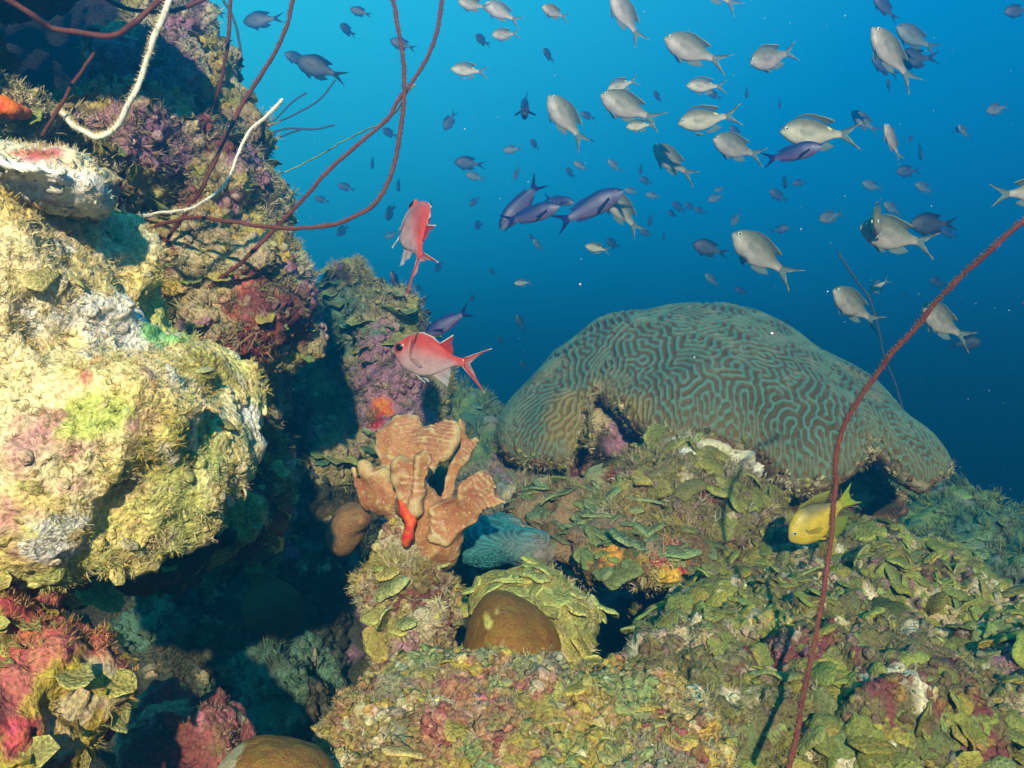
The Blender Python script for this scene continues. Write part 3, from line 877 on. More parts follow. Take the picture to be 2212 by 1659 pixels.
to, V, F = rock('tan_mound', 'smooth tan and brown coral mound cut by the bottom edge', [ell(605, 1722, .85, 120, 108, .08), ell(545, 1700, .87, 62, 80, .06)], 0.0035, 0.03, seed=115,
    base=((0.32, 0.145, 0.024), (0.27, 0.13, 0.026)), patches=[((.50, .42, .24), P(486, 1660, .83), (.014, .08, .03)), ((.50, .42, .24), P(540, 1608, .82), (.026, .08, .004))],
    cat='coral', mat=M_SMOOTH, body='coral_head', big=0.005, mid=0.002, fine=0.0008, lumps=0)
rr, V, F = rock('red_crusted_rock', 'small dark red crusted rock left of the tan mound', [
    ell(400, 1610, 1.08, 95, 100, .09), ell(470, 1560, 1.05, 40, 55, .05), ell(340, 1560, 1.15, 60, 70, .08), ell(430, 1700, 1.05, 120, 100, .1)], 0.0055, 0.03, seed=117,
    base=(MAROON, (0.3, 0.1, 0.09)), layers=[(BEIGE, 14, 0.2, 0.2), (PINK, 10, 0.35, 0.2)], patches=[((.45, .03, .03), P(365, 1530, .99), (.02, .06, .025)), (BROWN, P(470, 1560, .99), (.025, .05, .035))],
    big=0.015, mid=0.012, fine=0.006)
add_turf(rr, V, F, 1500, 0.006, [BEIGE, CREAM, MAROON], 118, 0.2)
rl, V, F = rock('pink_yellow_rock', 'pink and mustard lumpy rock in the bottom left corner', [
    ell(60, 1330, .82, 75, 100, .07), ell(120, 1420, .8, 90, 75, .07), ell(185, 1470, .8, 62, 70, .06), ell(40, 1560, .78, 130, 120, .1), ell(20, 1650, .72, 100, 60, .06), ell(160, 1550, .8, 60, 60, .05)], 0.0045, 0.03, seed=121,
    base=((0.48, 0.15, 0.11), (0.40, 0.09, 0.06)), layers=[(MAROON, 9, 0.25, 0.2), (BEIGE, 15, 0.3, 0.2), (MUSTARD, 10, 0.25, 0.15)],
    patches=[((.42, .32, .04), P(185, 1425, .74), (.028, .06, .03)), ((.52, .14, .12), P(150, 1380, .74), (.02, .05, .02)), ((.5, .09, .08), P(50, 1640, .66), (.04, .06, .02))],
    big=0.015, mid=0.012, fine=0.005, ls=30, lumps=0.012)
add_turf(rl, V, F, 1200, 0.007, [BEIGE, OLIVE, GREEN, MUSTARD], 122, 0.5)
add_plates(rl, V, F, 24, 50, 0.012, [(0.45, 0.34, 0.05), (0.40, 0.34, 0.09), (0.36, 0.32, 0.10)], 123, 0.4, temps=LEAVES, name='algae_leaf', rest='leaf_growth')
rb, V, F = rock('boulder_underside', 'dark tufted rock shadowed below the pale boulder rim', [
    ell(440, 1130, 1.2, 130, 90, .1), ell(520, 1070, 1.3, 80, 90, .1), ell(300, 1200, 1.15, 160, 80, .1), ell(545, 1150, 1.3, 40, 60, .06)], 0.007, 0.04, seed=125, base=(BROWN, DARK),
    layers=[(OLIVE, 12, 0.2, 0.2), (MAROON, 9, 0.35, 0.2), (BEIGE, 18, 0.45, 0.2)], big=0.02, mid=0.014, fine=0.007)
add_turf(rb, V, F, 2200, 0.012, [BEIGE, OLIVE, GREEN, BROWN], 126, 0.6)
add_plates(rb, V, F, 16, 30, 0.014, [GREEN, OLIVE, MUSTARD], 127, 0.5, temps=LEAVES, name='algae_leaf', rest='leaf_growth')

# ------------------------------------------------------------------ the big brain coral
def neighbours(F, n):
    e = np.concatenate([F[:, [0, 1]], F[:, [1, 2]], F[:, [2, 3]], F[:, [3, 0]]])
    e.sort(1)
    e = np.unique(e, axis=0)
    a = np.concatenate([e[:, 0], e[:, 1]]); b = np.concatenate([e[:, 1], e[:, 0]])
    o = np.argsort(a, kind='stable')
    a, b = a[o], b[o]
    start = np.searchsorted(a, np.arange(n))
    pos = np.arange(len(a)) - start[a]
    W = min(pos.max() + 1, 8)
    nb = np.tile(np.arange(n)[:, None], (1, W))
    ok = pos < W
    nb[a[ok], pos[ok]] = b[ok]
    cnt = np.bincount(a[ok], minlength=n)
    return nb, cnt, e

def brain_coral():
    d0 = 2.35
    prims = [ell(1485, 965, d0, 376, 306, .44), ell(1695, 1030, d0, 312, 216, .42), ell(1195, 985, 2.22, 112, 95, .2), ell(1915, 1022, 2.25, 92, 72, .22)]
    rim = np.array([(1040, 1000), (1085, 992), (1150, 1012), (1235, 1016), (1272, 985), (1258, 930), (1262, 885), (1290, 866), (1335, 884), (1385, 925), (1440, 950), (1500, 956), (1560, 962),
                    (1610, 985), (1650, 1022), (1695, 1056), (1745, 1048), (1800, 1020), (1832, 990), (1880, 974), (1912, 998), (1935, 1040), (1990, 1064), (2045, 1040), (2100, 1030)], float)
    dr = 2.02
    rx = (rim[:, 0] - 1106) * K * dr; rz = CZ - (rim[:, 1] - 829.5) * K * dr
    o = np.argsort(rx); rx, rz = rx[o], rz[o]
    zback = CZ - (1045 - 829.5) * K * dr
    def extra(f, X, Y, Z):
        z = np.interp(X.ravel(), rx, rz).reshape(X.shape).astype(np.float32)
        t = sstep(2.3, 2.6, Y)
        z = z * (1 - t) + zback * t
        g = (z - Z) * 0.75
        f = -smin(-f, -g, 0.035)
        inner = sd_prim(ell(1500, 1010, d0, 330, 255, .375), X, Y, Z).astype(np.float32)
        inner2 = sd_prim(ell(1720, 1060, d0, 265, 180, .36), X, Y, Z).astype(np.float32)
        inn = smin(inner, inner2, 0.05)
        return -smin(-f, inn, 0.03)
    h = 0.0037
    V, F = solid(prims, h, 0.12, None, extra)
    N = normals(V, F)
    V = V + N * (0.018 * fbm(V, 5, 2, 7))[:, None]
    nb, cnt, E = neighbours(F, len(V))
    N = normals(V, F)
    # smooth normals for displacement
    for _ in range(4):
        N = (N + N[nb].sum(1)) / (1 + nb.shape[1])
    N /= np.linalg.norm(N, axis=1, keepdims=True)
    # how close to the growing rim: stripes there run across the rim
    zr = np.interp(V[:, 0], rx, rz)
    near = 1 - sstep(0.03, 0.20, V[:, 2] - zr)
    g_ax = np.array((0.0, 0.0, 1.0))
    tang = g_ax[None] - N * (N @ g_ax)[:, None]
    cx = np.array((P(1500, 900, d0)))
    # radial direction along the surface, away from the crown
    tn = np.linalg.norm(tang, axis=1, keepdims=True)
    tang = tang / (tn + 1e-6)
    ev = V[nb] - V[:, None, :]
    el = np.linalg.norm(ev, axis=2) + 1e-9
    ca = np.abs((ev * tang[:, None, :]).sum(2)) / el
    valid = nb != np.arange(len(V))[:, None]
    aniso = (near * 0.85 * np.clip(tn[:, 0] * 1.5, 0, 1))[:, None]
    W = valid * (1 + aniso * (2.6 * ca ** 2 - 0.75))
    W = (W / W.sum(1, keepdims=True)).astype(np.float32)
    hh = np.float32((el[valid].mean()) ** 2)
    lam = 0.0182
    k2 = np.float32((2 * math.pi / lam) ** 2)
    rs = np.random.RandomState(4)
    u = rs.randn(len(V)).astype(np.float32) * 0.3
    cf = np.float32(4.0 / hh / k2)
    def L(x):
        return (np.einsum('ij,ij->i', W, x[nb]) - x) * cf
    dt = 1.7 / (1 - 2 * cf + 0) ** 2 if cf > 1.2 else 0.3
    dt = min(dt, 0.25)
    r = np.float32(0.55)
    nit = int(60 / dt)
    nit = min(nit, 900)
    for it in range(nit):
        a = u + L(u)
        a = a + L(a)
        u = u + np.float32(dt) * (r * u - a - u ** 3)
        np.clip(u, -2, 2, out=u)
    for _ in range(1):
        u = 0.5 * u + 0.5 * np.einsum('ij,ij->i', W, u[nb])
    u = u / (np.percentile(np.abs(u), 90) + 1e-6)
    prof = sstep(-0.75, 0.85, u)
    outside = sstep(-0.35, 0.05, (N * (V - P(1520, 1010, d0))).sum(1) / np.linalg.norm(V - P(1520, 1010, d0), axis=1))
    under = sstep(-0.55, -0.2, N[:, 2])
    live = outside * under
    V = V + N * (0.0082 * (0.75 + 0.5 * fbm(V, 9, 3, 61)) * (prof - 0.5) * live)[:, None]
    ridge = np.array((0.080, 0.172, 0.130)); valley = np.array((0.090, 0.056, 0.017)); gold = np.array((0.30, 0.17, 0.02))  # teal of the light from above put into the ridge colour
    pr = sstep(0.25, 0.75, prof)[:, None]
    C = valley * (1 - pr) + ridge * pr
    # whitish line along both shoulders of each ridge
    sh_ = np.exp(-((prof - 0.50) / 0.13) ** 2)[:, None] * 0.35
    C = C * (1 - sh_) + np.array((0.15, 0.205, 0.17)) * sh_
    scar = sstep(0.42, 0.62, fbm(V, 7, 4, 33, 0.6))[:, None] * 0.55
    C = C * (1 - scar) + np.array((0.17, 0.155, 0.09)) * scar
    silt = sstep(0.35, 0.6, fbm(V, 34, 3, 35))[:, None] * sstep(0.5, 0.95, N[:, 2:3]) * 0.35
    C = C * (1 - silt) + np.array((0.24, 0.22, 0.16)) * silt
    hole = np.linalg.norm((V - P(1285, 905, 2.0)) / np.array((0.10, 0.25, 0.085)), axis=1)
    w = (1 - sstep(0.7, 1.25, hole + 0.25 * fbm(V, 20, 3, 5)))[:, None] * 0.55
    C = C * (1 - w) + gold * (0.7 + 0.5 * pr) * w
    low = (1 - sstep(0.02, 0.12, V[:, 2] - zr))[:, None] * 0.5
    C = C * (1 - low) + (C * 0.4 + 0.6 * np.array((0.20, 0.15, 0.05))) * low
    dead = (1 - live)[:, None]
    dn = sstep(-0.2, 0.3, fbm(V, 22, 4, 6))[:, None]
    C = C * (1 - dead) + (np.array(BROWN) * (1 - dn) + np.array(BEIGE) * dn * 0.8) * dead
    root = empty('brain_coral')
    tag(root, 'huge domed brain coral with maze ridges and an arched hole in its rim', 'coral')
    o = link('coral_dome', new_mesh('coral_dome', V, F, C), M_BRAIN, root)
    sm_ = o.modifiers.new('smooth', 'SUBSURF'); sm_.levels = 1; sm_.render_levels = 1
    # ragged crust and turf along the broken rim
    keep = (np.abs(V[F[:, 0], 2] - zr[F[:, 0]]) < 0.03) & (V[F[:, 0], 1] < 2.35)
    add_turf(root, V, F[keep], 2500, 0.012, [BEIGE, CREAM, BROWN, OLIVE], 142, 0.5, 0.0, name='rim_algae')
    add_knobs(root, V, F[keep], 900, 0.006, [BEIGE, BROWN, BROWN, OLIVE], 143, name='rim_crust')
    return root
M_BRAIN = reef_mat('brain coral flesh', 420, 0.35, 0.0015, var=0.22, rough=0.65)
brain_coral()
we, V, F = rock('bleached_flange', 'white bleached patch of dead coral under the middle of the brain coral rim', [
    ell(1500, 966, 1.93, 46, 10, .03), ell(1545, 968, 1.93, 30, 9, .03), ell(1600, 985, 1.94, 34, 9, .03, -20), ell(1635, 1012, 1.95, 26, 8, .03, -40), ell(1560, 990, 1.95, 60, 9, .03)], 0.004, 0.02, seed=145,
    base=(WHITE, CREAM), layers=[(BROWN, 20, 0.35, 0.2)], mat=M_PALE, cat='coral', body='coral_flange', big=0.008, mid=0.006, fine=0.004)

# ------------------------------------------------------------------ orange leafy coral on the pedestal
def orange_coral():
    parts = [
        ([(800, 936), (818, 922), (842, 917), (852, 904), (872, 899), (898, 902), (906, 914), (909, 926), (922, 921), (940, 912), (958, 901), (975, 902), (986, 918), (987, 942), (981, 965), (967, 985),
          (945, 1002), (925, 1030), (905, 1075), (880, 1090), (862, 1050), (846, 1030), (830, 1005), (806, 965)], 1.56, 0.008, 0.25, 0.0),
        ([(985, 902), (996, 897), (1004, 915), (1007, 935), (1014, 948), (1028, 945), (1037, 952), (1036, 968), (1014, 990), (992, 1025), (985, 1060), (972, 1100), (950, 1105), (958, 1050), (965, 1010), (985, 965)], 1.60, 0.008, 0.15, 0.25),
        ([(852, 998), (862, 991), (880, 992), (888, 1003), (890, 1030), (897, 1045), (905, 1060), (900, 1110), (880, 1110), (862, 1070), (852, 1030)], 1.44, 0.010, 0.1, 0.0),
        ([(898, 985), (908, 974), (922, 971), (934, 980), (936, 1000), (930, 1025), (918, 1060), (912, 1105), (890, 1110), (896, 1060), (896, 1020)], 1.43, 0.010, 0.1, 0.1),
        ([(930, 1095), (955, 1080), (984, 1072), (988, 1045), (1000, 1028), (1025, 1014), (1045, 1016), (1065, 1030), (1078, 1050), (1076, 1068), (1095, 1083), (1075, 1094), (1050, 1104), (1030, 1125), (1000, 1146), (965, 1175), (930, 1160)], 1.44, 0.015, -0.1, 0.0),
        ([(755, 1010), (762, 1004), (770, 1010), (774, 1035), (780, 1030), (774, 1000), (783, 996), (795, 1006), (806, 1022), (822, 1020), (834, 1018), (838, 1035), (850, 1060), (840, 1080), (812, 1092), (785, 1090), (770, 1066), (758, 1040)], 1.50, 0.010, 0.05, -0.15),
    ]
    prims = [poly(p, d, t, tl, yw, 0.006) for p, d, t, tl, yw in parts]
    prims += [cap(905, 1090, 1.46, 46, 935, 1160, 1.47, 50, 1.4), cap(935, 1150, 1.47, 48, 955, 1205, 1.48, 26, 1.5), cap(860, 1075, 1.5, 30, 915, 1120, 1.47, 40, 1.6), cap(800, 1080, 1.5, 26, 880, 1090, 1.49, 26, 1.4)]
    V, F = solid(prims, 0.0027, 0.015)
    N = normals(V, F)
    V = V + N * (0.008 * fbm(V, 14, 2, 3) + 0.003 * fbm(V, 42, 2, 13))[:, None]
    N = normals(V, F)
    # wavy growth ridges: level lines of a warped distance from the base
    q = V - P(900, 1180, 1.48)
    rad = np.sqrt(q[:, 0] ** 2 + q[:, 2] ** 2 + q[:, 1] ** 2)
    wv = rad * 900 + 4.2 * fbm(V, 24, 3, 6)
    rg = np.abs(np.sin(wv * 0.5)) ** 8
    n2 = fbm(V, 60, 3, 9)
    gap = sstep(-0.1, 0.5, fbm(V, 30, 2, 44))
    V = V + N * (0.0020 * rg * gap + 0.0018 * n2)[:, None]
    c0, c1 = np.array((0.42, 0.19, 0.075)), np.array((0.32, 0.13, 0.05))
    t = sstep(-0.4, 0.4, fbm(V, 18, 3, 12))[:, None]
    C = c0 * t + c1 * (1 - t)
    C = C + (np.array((0.52, 0.40, 0.30)) - C) * (rg * gap * 0.55)[:, None]
    # pale growing tips
    nb, cnt, E = neighbours(F, len(V))
    cv = ((V[nb].mean(1) - V) * N).sum(1)
    for _ in range(6):
        cv = 0.5 * cv + 0.5 * cv[nb].mean(1)
    tip = sstep(0.00004, 0.00022, -cv)[:, None]
    C = C + (np.array((0.58, 0.44, 0.22)) - C) * tip * 0.7
    root = empty('leafy_coral')
    tag(root, 'orange tan leafy coral with upright lobed blades standing on the pedestal', 'coral')
    link('coral_blades', new_mesh('coral_blades', V, F, C), M_ORANGE, root)
M_ORANGE = reef_mat('orange coral skin', 430, 0.7, 0.0015, var=0.34, rough=0.7, speck=0.3)
orange_coral()
rock('red_sponge', 'scarlet sponge streak running down the front of the orange leafy coral', [
    cap(864, 1082, 1.425, 5, 876, 1108, 1.42, 9), cap(876, 1108, 1.42, 9, 888, 1125, 1.415, 10), cap(888, 1125, 1.415, 8, 884, 1145, 1.41, 7), ell(882, 1156, 1.405, 14, 13, .012), ell(878, 1170, 1.41, 8, 12, .01)],
    0.0025, 0.010, seed=151, base=((0.75, 0.05, 0.015), (0.65, 0.07, 0.02)), cat='sponge', mat=M_SPONGE, body='sponge_body', big=0.003, mid=0.002, fine=0.001, lumps=0.002)
rock('brown_bulb_coral', 'brown bulb of coral half in shadow left of the orange leafy coral', [
    ell(752, 1140, 1.56, 40, 44, .05), ell(765, 1120, 1.55, 30, 26, .04), ell(740, 1165, 1.58, 36, 40, .05), ell(785, 1120, 1.52, 14, 16, .02)],
    0.004, 0.025, seed=153, base=((0.26, 0.14, 0.06), (0.2, 0.11, 0.05)), cat='coral', mat=M_SMOOTH, body='coral_head', big=0.006, mid=0.003, fine=0.001, lumps=0.002)

# ------------------------------------------------------------------ teal ruffled coral between the orange coral and the red ledge
def ruffled_coral():
    V, F = solid([ell(1075, 1165, 1.75, 92, 34, .10), ell(1140, 1180, 1.72, 56, 34, .08), ell(1020, 1190, 1.72, 50, 34, .07), ell(1060, 1140, 1.82, 60, 24, .07)], 0.003, 0.04)
    N = normals(V, F)
    V = V + N * (0.016 * fbm(V, 9, 2, 5))[:, None]
    N = normals(V, F)
    s = V[:, 0] * 0.55 + V[:, 2] * 2.4 - V[:, 1] * 0.8
    wv = s * 640 + 6.0 * fbm(V, 16, 3, 2)
    rg = 0.5 + 0.5 * np.sin(wv)
    cross = 0.5 + 0.5 * np.sin((V[:, 0] * 1.0 - V[:, 1] * 0.3) * 2200 + 2 * fbm(V, 20, 2, 8))
    V = V + N * (0.005 * (rg ** 0.8) + 0.0012 * cross * rg)[:, None]
    t = sstep(0.3, 0.8, rg)[:, None]
    C = np.array((0.03, 0.11, 0.12)) * (1 - t) + np.array((0.04, 0.24, 0.26)) * t
    m = sstep(-0.02, 0.06, V[:, 0] - P(1090, 1165, 1.72)[0] + 0.03 * fbm(V, 15, 2, 3))[:, None] * sstep(0.0, 0.4, -N[:, 1:2]) * 0.8
    C = C * (1 - m) + (np.array((0.34, 0.26, 0.20)) * (0.5 + 0.5 * cross[:, None])) * m
    root = empty('ruffled_coral')
    tag(root, 'teal blue ruffled lettuce coral right of the orange coral base', 'coral')
    link('coral_ruffle', new_mesh('coral_ruffle', V, F, C), M_SMOOTH, root)
ruffled_coral()

# ------------------------------------------------------------------ wire corals (sea whips)
M_WHIP = reef_mat('whip coral skin', 600, 0.3, 0.001, var=0.25, rough=0.7)
def spline(pts, n):
    p = np.array(pts, float)
    t = np.concatenate([[0], np.cumsum(np.linalg.norm(np.diff(p[:, :3], axis=0), axis=1) ** 0.5)])
    q = np.linspace(0, t[-1], n)
    out = np.zeros((n, p.shape[1]))
    m = np.zeros_like(p)
    m[1:-1] = (p[2:] - p[:-2]) / (t[2:] - t[:-2])[:, None]
    m[0] = (p[1] - p[0]) / (t[1] - t[0]); m[-1] = (p[-1] - p[-2]) / (t[-1] - t[-2])
    i = np.clip(np.searchsorted(t, q, 'right') - 1, 0, len(t) - 2)
    hh = (t[i + 1] - t[i])[:, None]; s = ((q - t[i]) / hh[:, 0])[:, None]
    h00 = 2 * s ** 3 - 3 * s ** 2 + 1; h10 = s ** 3 - 2 * s ** 2 + s; h01 = -2 * s ** 3 + 3 * s ** 2; h11 = s ** 3 - s ** 2
    return h00 * p[i] + h10 * hh * m[i] + h01 * p[i + 1] + h11 * hh * m[i + 1]

def tube(path, rad, nseg=10):
    n = len(path)
    T = np.gradient(path, axis=0); T /= np.linalg.norm(T, axis=1, keepdims=True)
    ref = np.array((0.0, 1.0, 0.0))
    A = np.cross(T, ref); A /= np.linalg.norm(A, axis=1, keepdims=True) + 1e-9
    B = np.cross(T, A)
    a = np.arange(nseg) * 2 * math.pi / nseg
    V = path[:, None, :] + rad[:, None, None] * (np.cos(a)[None, :, None] * A[:, None, :] + np.sin(a)[None, :, None] * B[:, None, :])
    V = V.reshape(-1, 3)
    i = np.arange(n - 1)[:, None] * nseg + np.arange(nseg)[None]
    j = np.arange(n - 1)[:, None] * nseg + (np.arange(nseg)[None] + 1) % nseg
    F = np.stack([i, j, j + nseg, i + nseg], -1).reshape(-1, 4)
    return V, F, T, A, B

def whip(label, pts, r, colr, polyp, pl, side=None, seed=1, name='wire_coral', cat='whip coral', dens=1.0, colr2=None):
    """pts: (u, v, depth); r radius in metres; polyps: fine spikes, thicker on one side"""
    W = np.array([P(*p) for p in pts])
    Lg = np.linalg.norm(np.diff(W, axis=0), axis=1).sum()
    n = max(40, int(Lg / 0.004))
    path = spline(W, n)
    rng = np.random.RandomState(seed)
    path = path + 0.0018 * np.stack([fbm(path, 22, 3, seed + k) for k in range(3)], 1)
    rad = r * (1 + 0.10 * fbm(path, 60, 2, seed + 9)) * (1 - 0.25 * np.linspace(0, 1, n) ** 2 * 0)
    V, F, T, A, B = tube(path, rad)
    root = empty(name)
    tag(root, label, cat)
    cc = np.array(colr)
    C = cc * (1 + 0.18 * fbm(V, 90, 3, seed))[:, None]
    if colr2 is not None:
        w = sstep(-0.2, 0.5, fbm(V, 6, 2, seed + 4))[:, None]
        C = C * (1 - w) + np.array(colr2) * w
    caps = [[0 + k for k in range(10)][::-1], [len(V) - 10 + k for k in range(10)]]
    link('stem', new_mesh('stem', V, F.tolist() + caps, np.clip(C, .01, .9)), M_WHIP, root)
    if pl <= 0: return root
    m = int(Lg / 0.0024 * 5 * dens)
    k = rng.randint(1, n - 1, m)
    ang = rng.rand(m) * 6.283
    if side is not None:
        ang = np.where(rng.rand(m) < 0.7, side + rng.randn(m) * 0.5, ang)
    dr = np.cos(ang)[:, None] * A[k] + np.sin(ang)[:, None] * B[k] + 0.25 * rng.randn(m, 1) * T[k]
    dr /= np.linalg.norm(dr, axis=1, keepdims=True)
    base = path[k] + dr * rad[k][:, None] * 0.8 + T[k] * (rng.rand(m, 1) - 0.5) * 0.004
    Ls = pl * (0.5 + 0.8 * rng.rand(m))
    X, Y, Z = frames(dr, rng)
    w = (0.00035 + 0.05 * Ls)[:, None]
    pv = []
    for q in range(3):
        a = q * 2.094
        pv.append(base + (X * math.cos(a) + Y * math.sin(a)) * w)
    pv.append(base + Z * Ls[:, None])
    PV = np.stack(pv, 1).reshape(-1, 3)
    o = (np.arange(m) * 4)[:, None]
    PF = np.concatenate([o + np.array([[0, 1, 3]]), o + np.array([[1, 2, 3]]), o + np.array([[2, 0, 3]])])
    PC = np.repeat(np.array(polyp)[None] * (0.7 + 0.6 * rng.rand(m, 1)), 4, 0)
    q = link('polyps', new_mesh('polyps', PV, PF, np.clip(PC, .01, .9), smooth=False), M_WHIP, root)
    q['kind'] = 'stuff'
    return root

RB, RD = (0.115, 0.036, 0.026), (0.14, 0.040, 0.027)
WB = (0.86, 0.80, 0.68)
whip('dark red whip sweeping in a low arc across the top left corner', [(-40, -30, .95), (15, 0, .97), (67, 30, .98), (110, 57, 1.0), (167, 72, 1.0), (217, 78, 1.0), (253, 70, 1.0), (293, 47, 1.02), (350, 0, 1.03), (390, -40, 1.05)], .0029, RB, RB, .002, seed=1)
whip('thin dark red whip sagging behind the white whip at the top edge', [(200, -30, 1.3), (243, 5, 1.3), (300, 23, 1.3), (367, 24, 1.3), (433, 0, 1.3), (480, -30, 1.3)], .0030, RB, RB, .002, seed=2)
whip('thick glaring white whip hooked over the top left rock', [(372, -40, .95), (362, 0, .95), (347, 45, .96), (333, 83, .97), (310, 157, .99), (287, 213, 1.0), (253, 270, 1.02), (230, 290, 1.03), (205, 298, 1.04), (167, 278, 1.07), (145, 255, 1.1), (128, 233, 1.14)], .0030, WB, (.7, .58, .32), .0045, side=math.pi, seed=3)
whip('thin white whip curling up from the rock to a free tip over blue water', [(293, 467, 1.36), (327, 462, 1.34), (383, 455, 1.3), (433, 440, 1.27), (473, 413, 1.25), (500, 373, 1.25), (513, 333, 1.25), (537, 283, 1.25), (573, 250, 1.25), (611, 212, 1.25)], .0017, WB, (.75, .68, .5), .0040, side=math.pi, seed=4)
whip('short dark red whip slanting beside the hooked end of the white whip', [(200, 115, 1.12), (157, 177, 1.1), (127, 233, 1.08), (93, 293, 1.06)], .0019, RB, RB, .0015, seed=5)
whip('upright dark red whip left of the pinnacle edge from the top', [(500, -30, 1.4), (498, 0, 1.4), (493, 83, 1.4), (477, 183, 1.42), (463, 225, 1.44), (449, 268, 1.47)], .0026, RB, (.22, .08, .06), .003, side=math.pi, seed=6)
whip('long dark red whip running from the top edge down over the pinnacle', [(640, -30, 1.3), (633, 0, 1.3), (610, 83, 1.3), (567, 157, 1.3), (527, 217, 1.3), (483, 310, 1.3), (443, 393, 1.3), (393, 473, 1.33), (350, 532, 1.36)], .0025, RB, (.24, .08, .06), .0036, side=math.pi, seed=7)
whip('thin black whip hanging in blue water behind the pinnacle edge', [(478, -20, 2.1), (482, 0, 2.1), (497, 27, 2.1), (513, 73, 2.1), (519, 123, 2.1), (512, 175, 2.1)], .0028, (.05, .06, .06), (.05, .06, .06), 0, seed=8)
whip('long reddish whip dropping from the top and curving left in a wide loop', [(843, -40, 1.22), (850, 0, 1.22), (862, 60, 1.22), (873, 150, 1.22), (871, 230, 1.22), (860, 320, 1.22), (840, 390, 1.22), (805, 445, 1.22), (740, 478, 1.22), (660, 492, 1.23), (580, 490, 1.24), (500, 480, 1.25), (420, 470, 1.27), (360, 480, 1.3), (320, 492, 1.34), (285, 508, 1.4)], .0024, RD, (.20, .08, .055), .0032, seed=9)
whip('long reddish whip falling diagonally behind the looped whip to the pinnacle', [(965, -40, 1.3), (954, 0, 1.3), (945, 60, 1.3), (925, 120, 1.3), (890, 175, 1.3), (855, 225, 1.3), (838, 255, 1.3), (800, 288, 1.3), (740, 338, 1.3), (690, 390, 1.3), (640, 445, 1.31), (590, 495, 1.32), (545, 545, 1.33), (490, 590, 1.36), (430, 635, 1.4), (390, 665, 1.45)], .0025, RD, (.20, .08, .055), .0032, seed=10)
whip('long red whip rising from the lower right past the yellow fish and leaning right', [(2290, 430, 1.02), (2212, 480, 1.03), (2140, 540, 1.05), (2060, 610, 1.08), (1990, 690, 1.11), (1920, 775, 1.14), (1862, 850, 1.17), (1826, 920, 1.19), (1808, 980, 1.2), (1801, 1060, 1.21), (1798, 1130, 1.21), (1790, 1200, 1.2), (1780, 1280, 1.18), (1766, 1370, 1.14), (1745, 1460, 1.1), (1725, 1550, 1.05), (1705, 1665, 1.0)], .0029, (.15, .038, .024), (.24, .11, .05), .0038, side=math.pi, seed=11)
whip('faint blue grey whip in the distance above the right slope of the brain coral', [(1810, 545, 3.6), (1820, 560, 3.6), (1845, 600, 3.6), (1875, 640, 3.6), (1895, 700, 3.6), (1910, 770, 3.6), (1930, 820, 3.55), (1947, 875, 3.5), (1952, 930, 3.4)], .0045, (.05, .06, .07), (.05, .06, .07), 0, seed=12)
whip('fine pale green strand trailing beside the diagonal reddish whip', [(600, 376, 1.75), (680, 342, 1.7), (737, 308, 1.62), (770, 292, 1.58), (798, 280, 1.52), (830, 262, 1.45), (858, 238, 1.4), (875, 205, 1.36), (895, 180, 1.34)], .0012, (.34, .42, .16), (.34, .42, .16), 0, seed=13, name='algae_strand', cat='algae strand')
def faint_whips():
    root = empty('branching_whip')
    tag(root, 'faint thin branching black coral in open water right of the pinnacle', 'black coral')
    for i, pts in enumerate([[(540, 300), (590, 262), (630, 222), (662, 200)], [(575, 275), (640, 245), (690, 215), (725, 172)], [(560, 295), (620, 278), (680, 279), (722, 270)], [(575, 310), (620, 290), (650, 280)]]):
        W = spline(np.array([P(a, b, 3.4) for a, b in pts]), 60)
        V, F, *_ = tube(W, np.full(60, .0035), 6)
        link('branch', new_mesh('branch', V, F, np.full((len(V), 3), .05)), M_WHIP, root)
faint_whips()

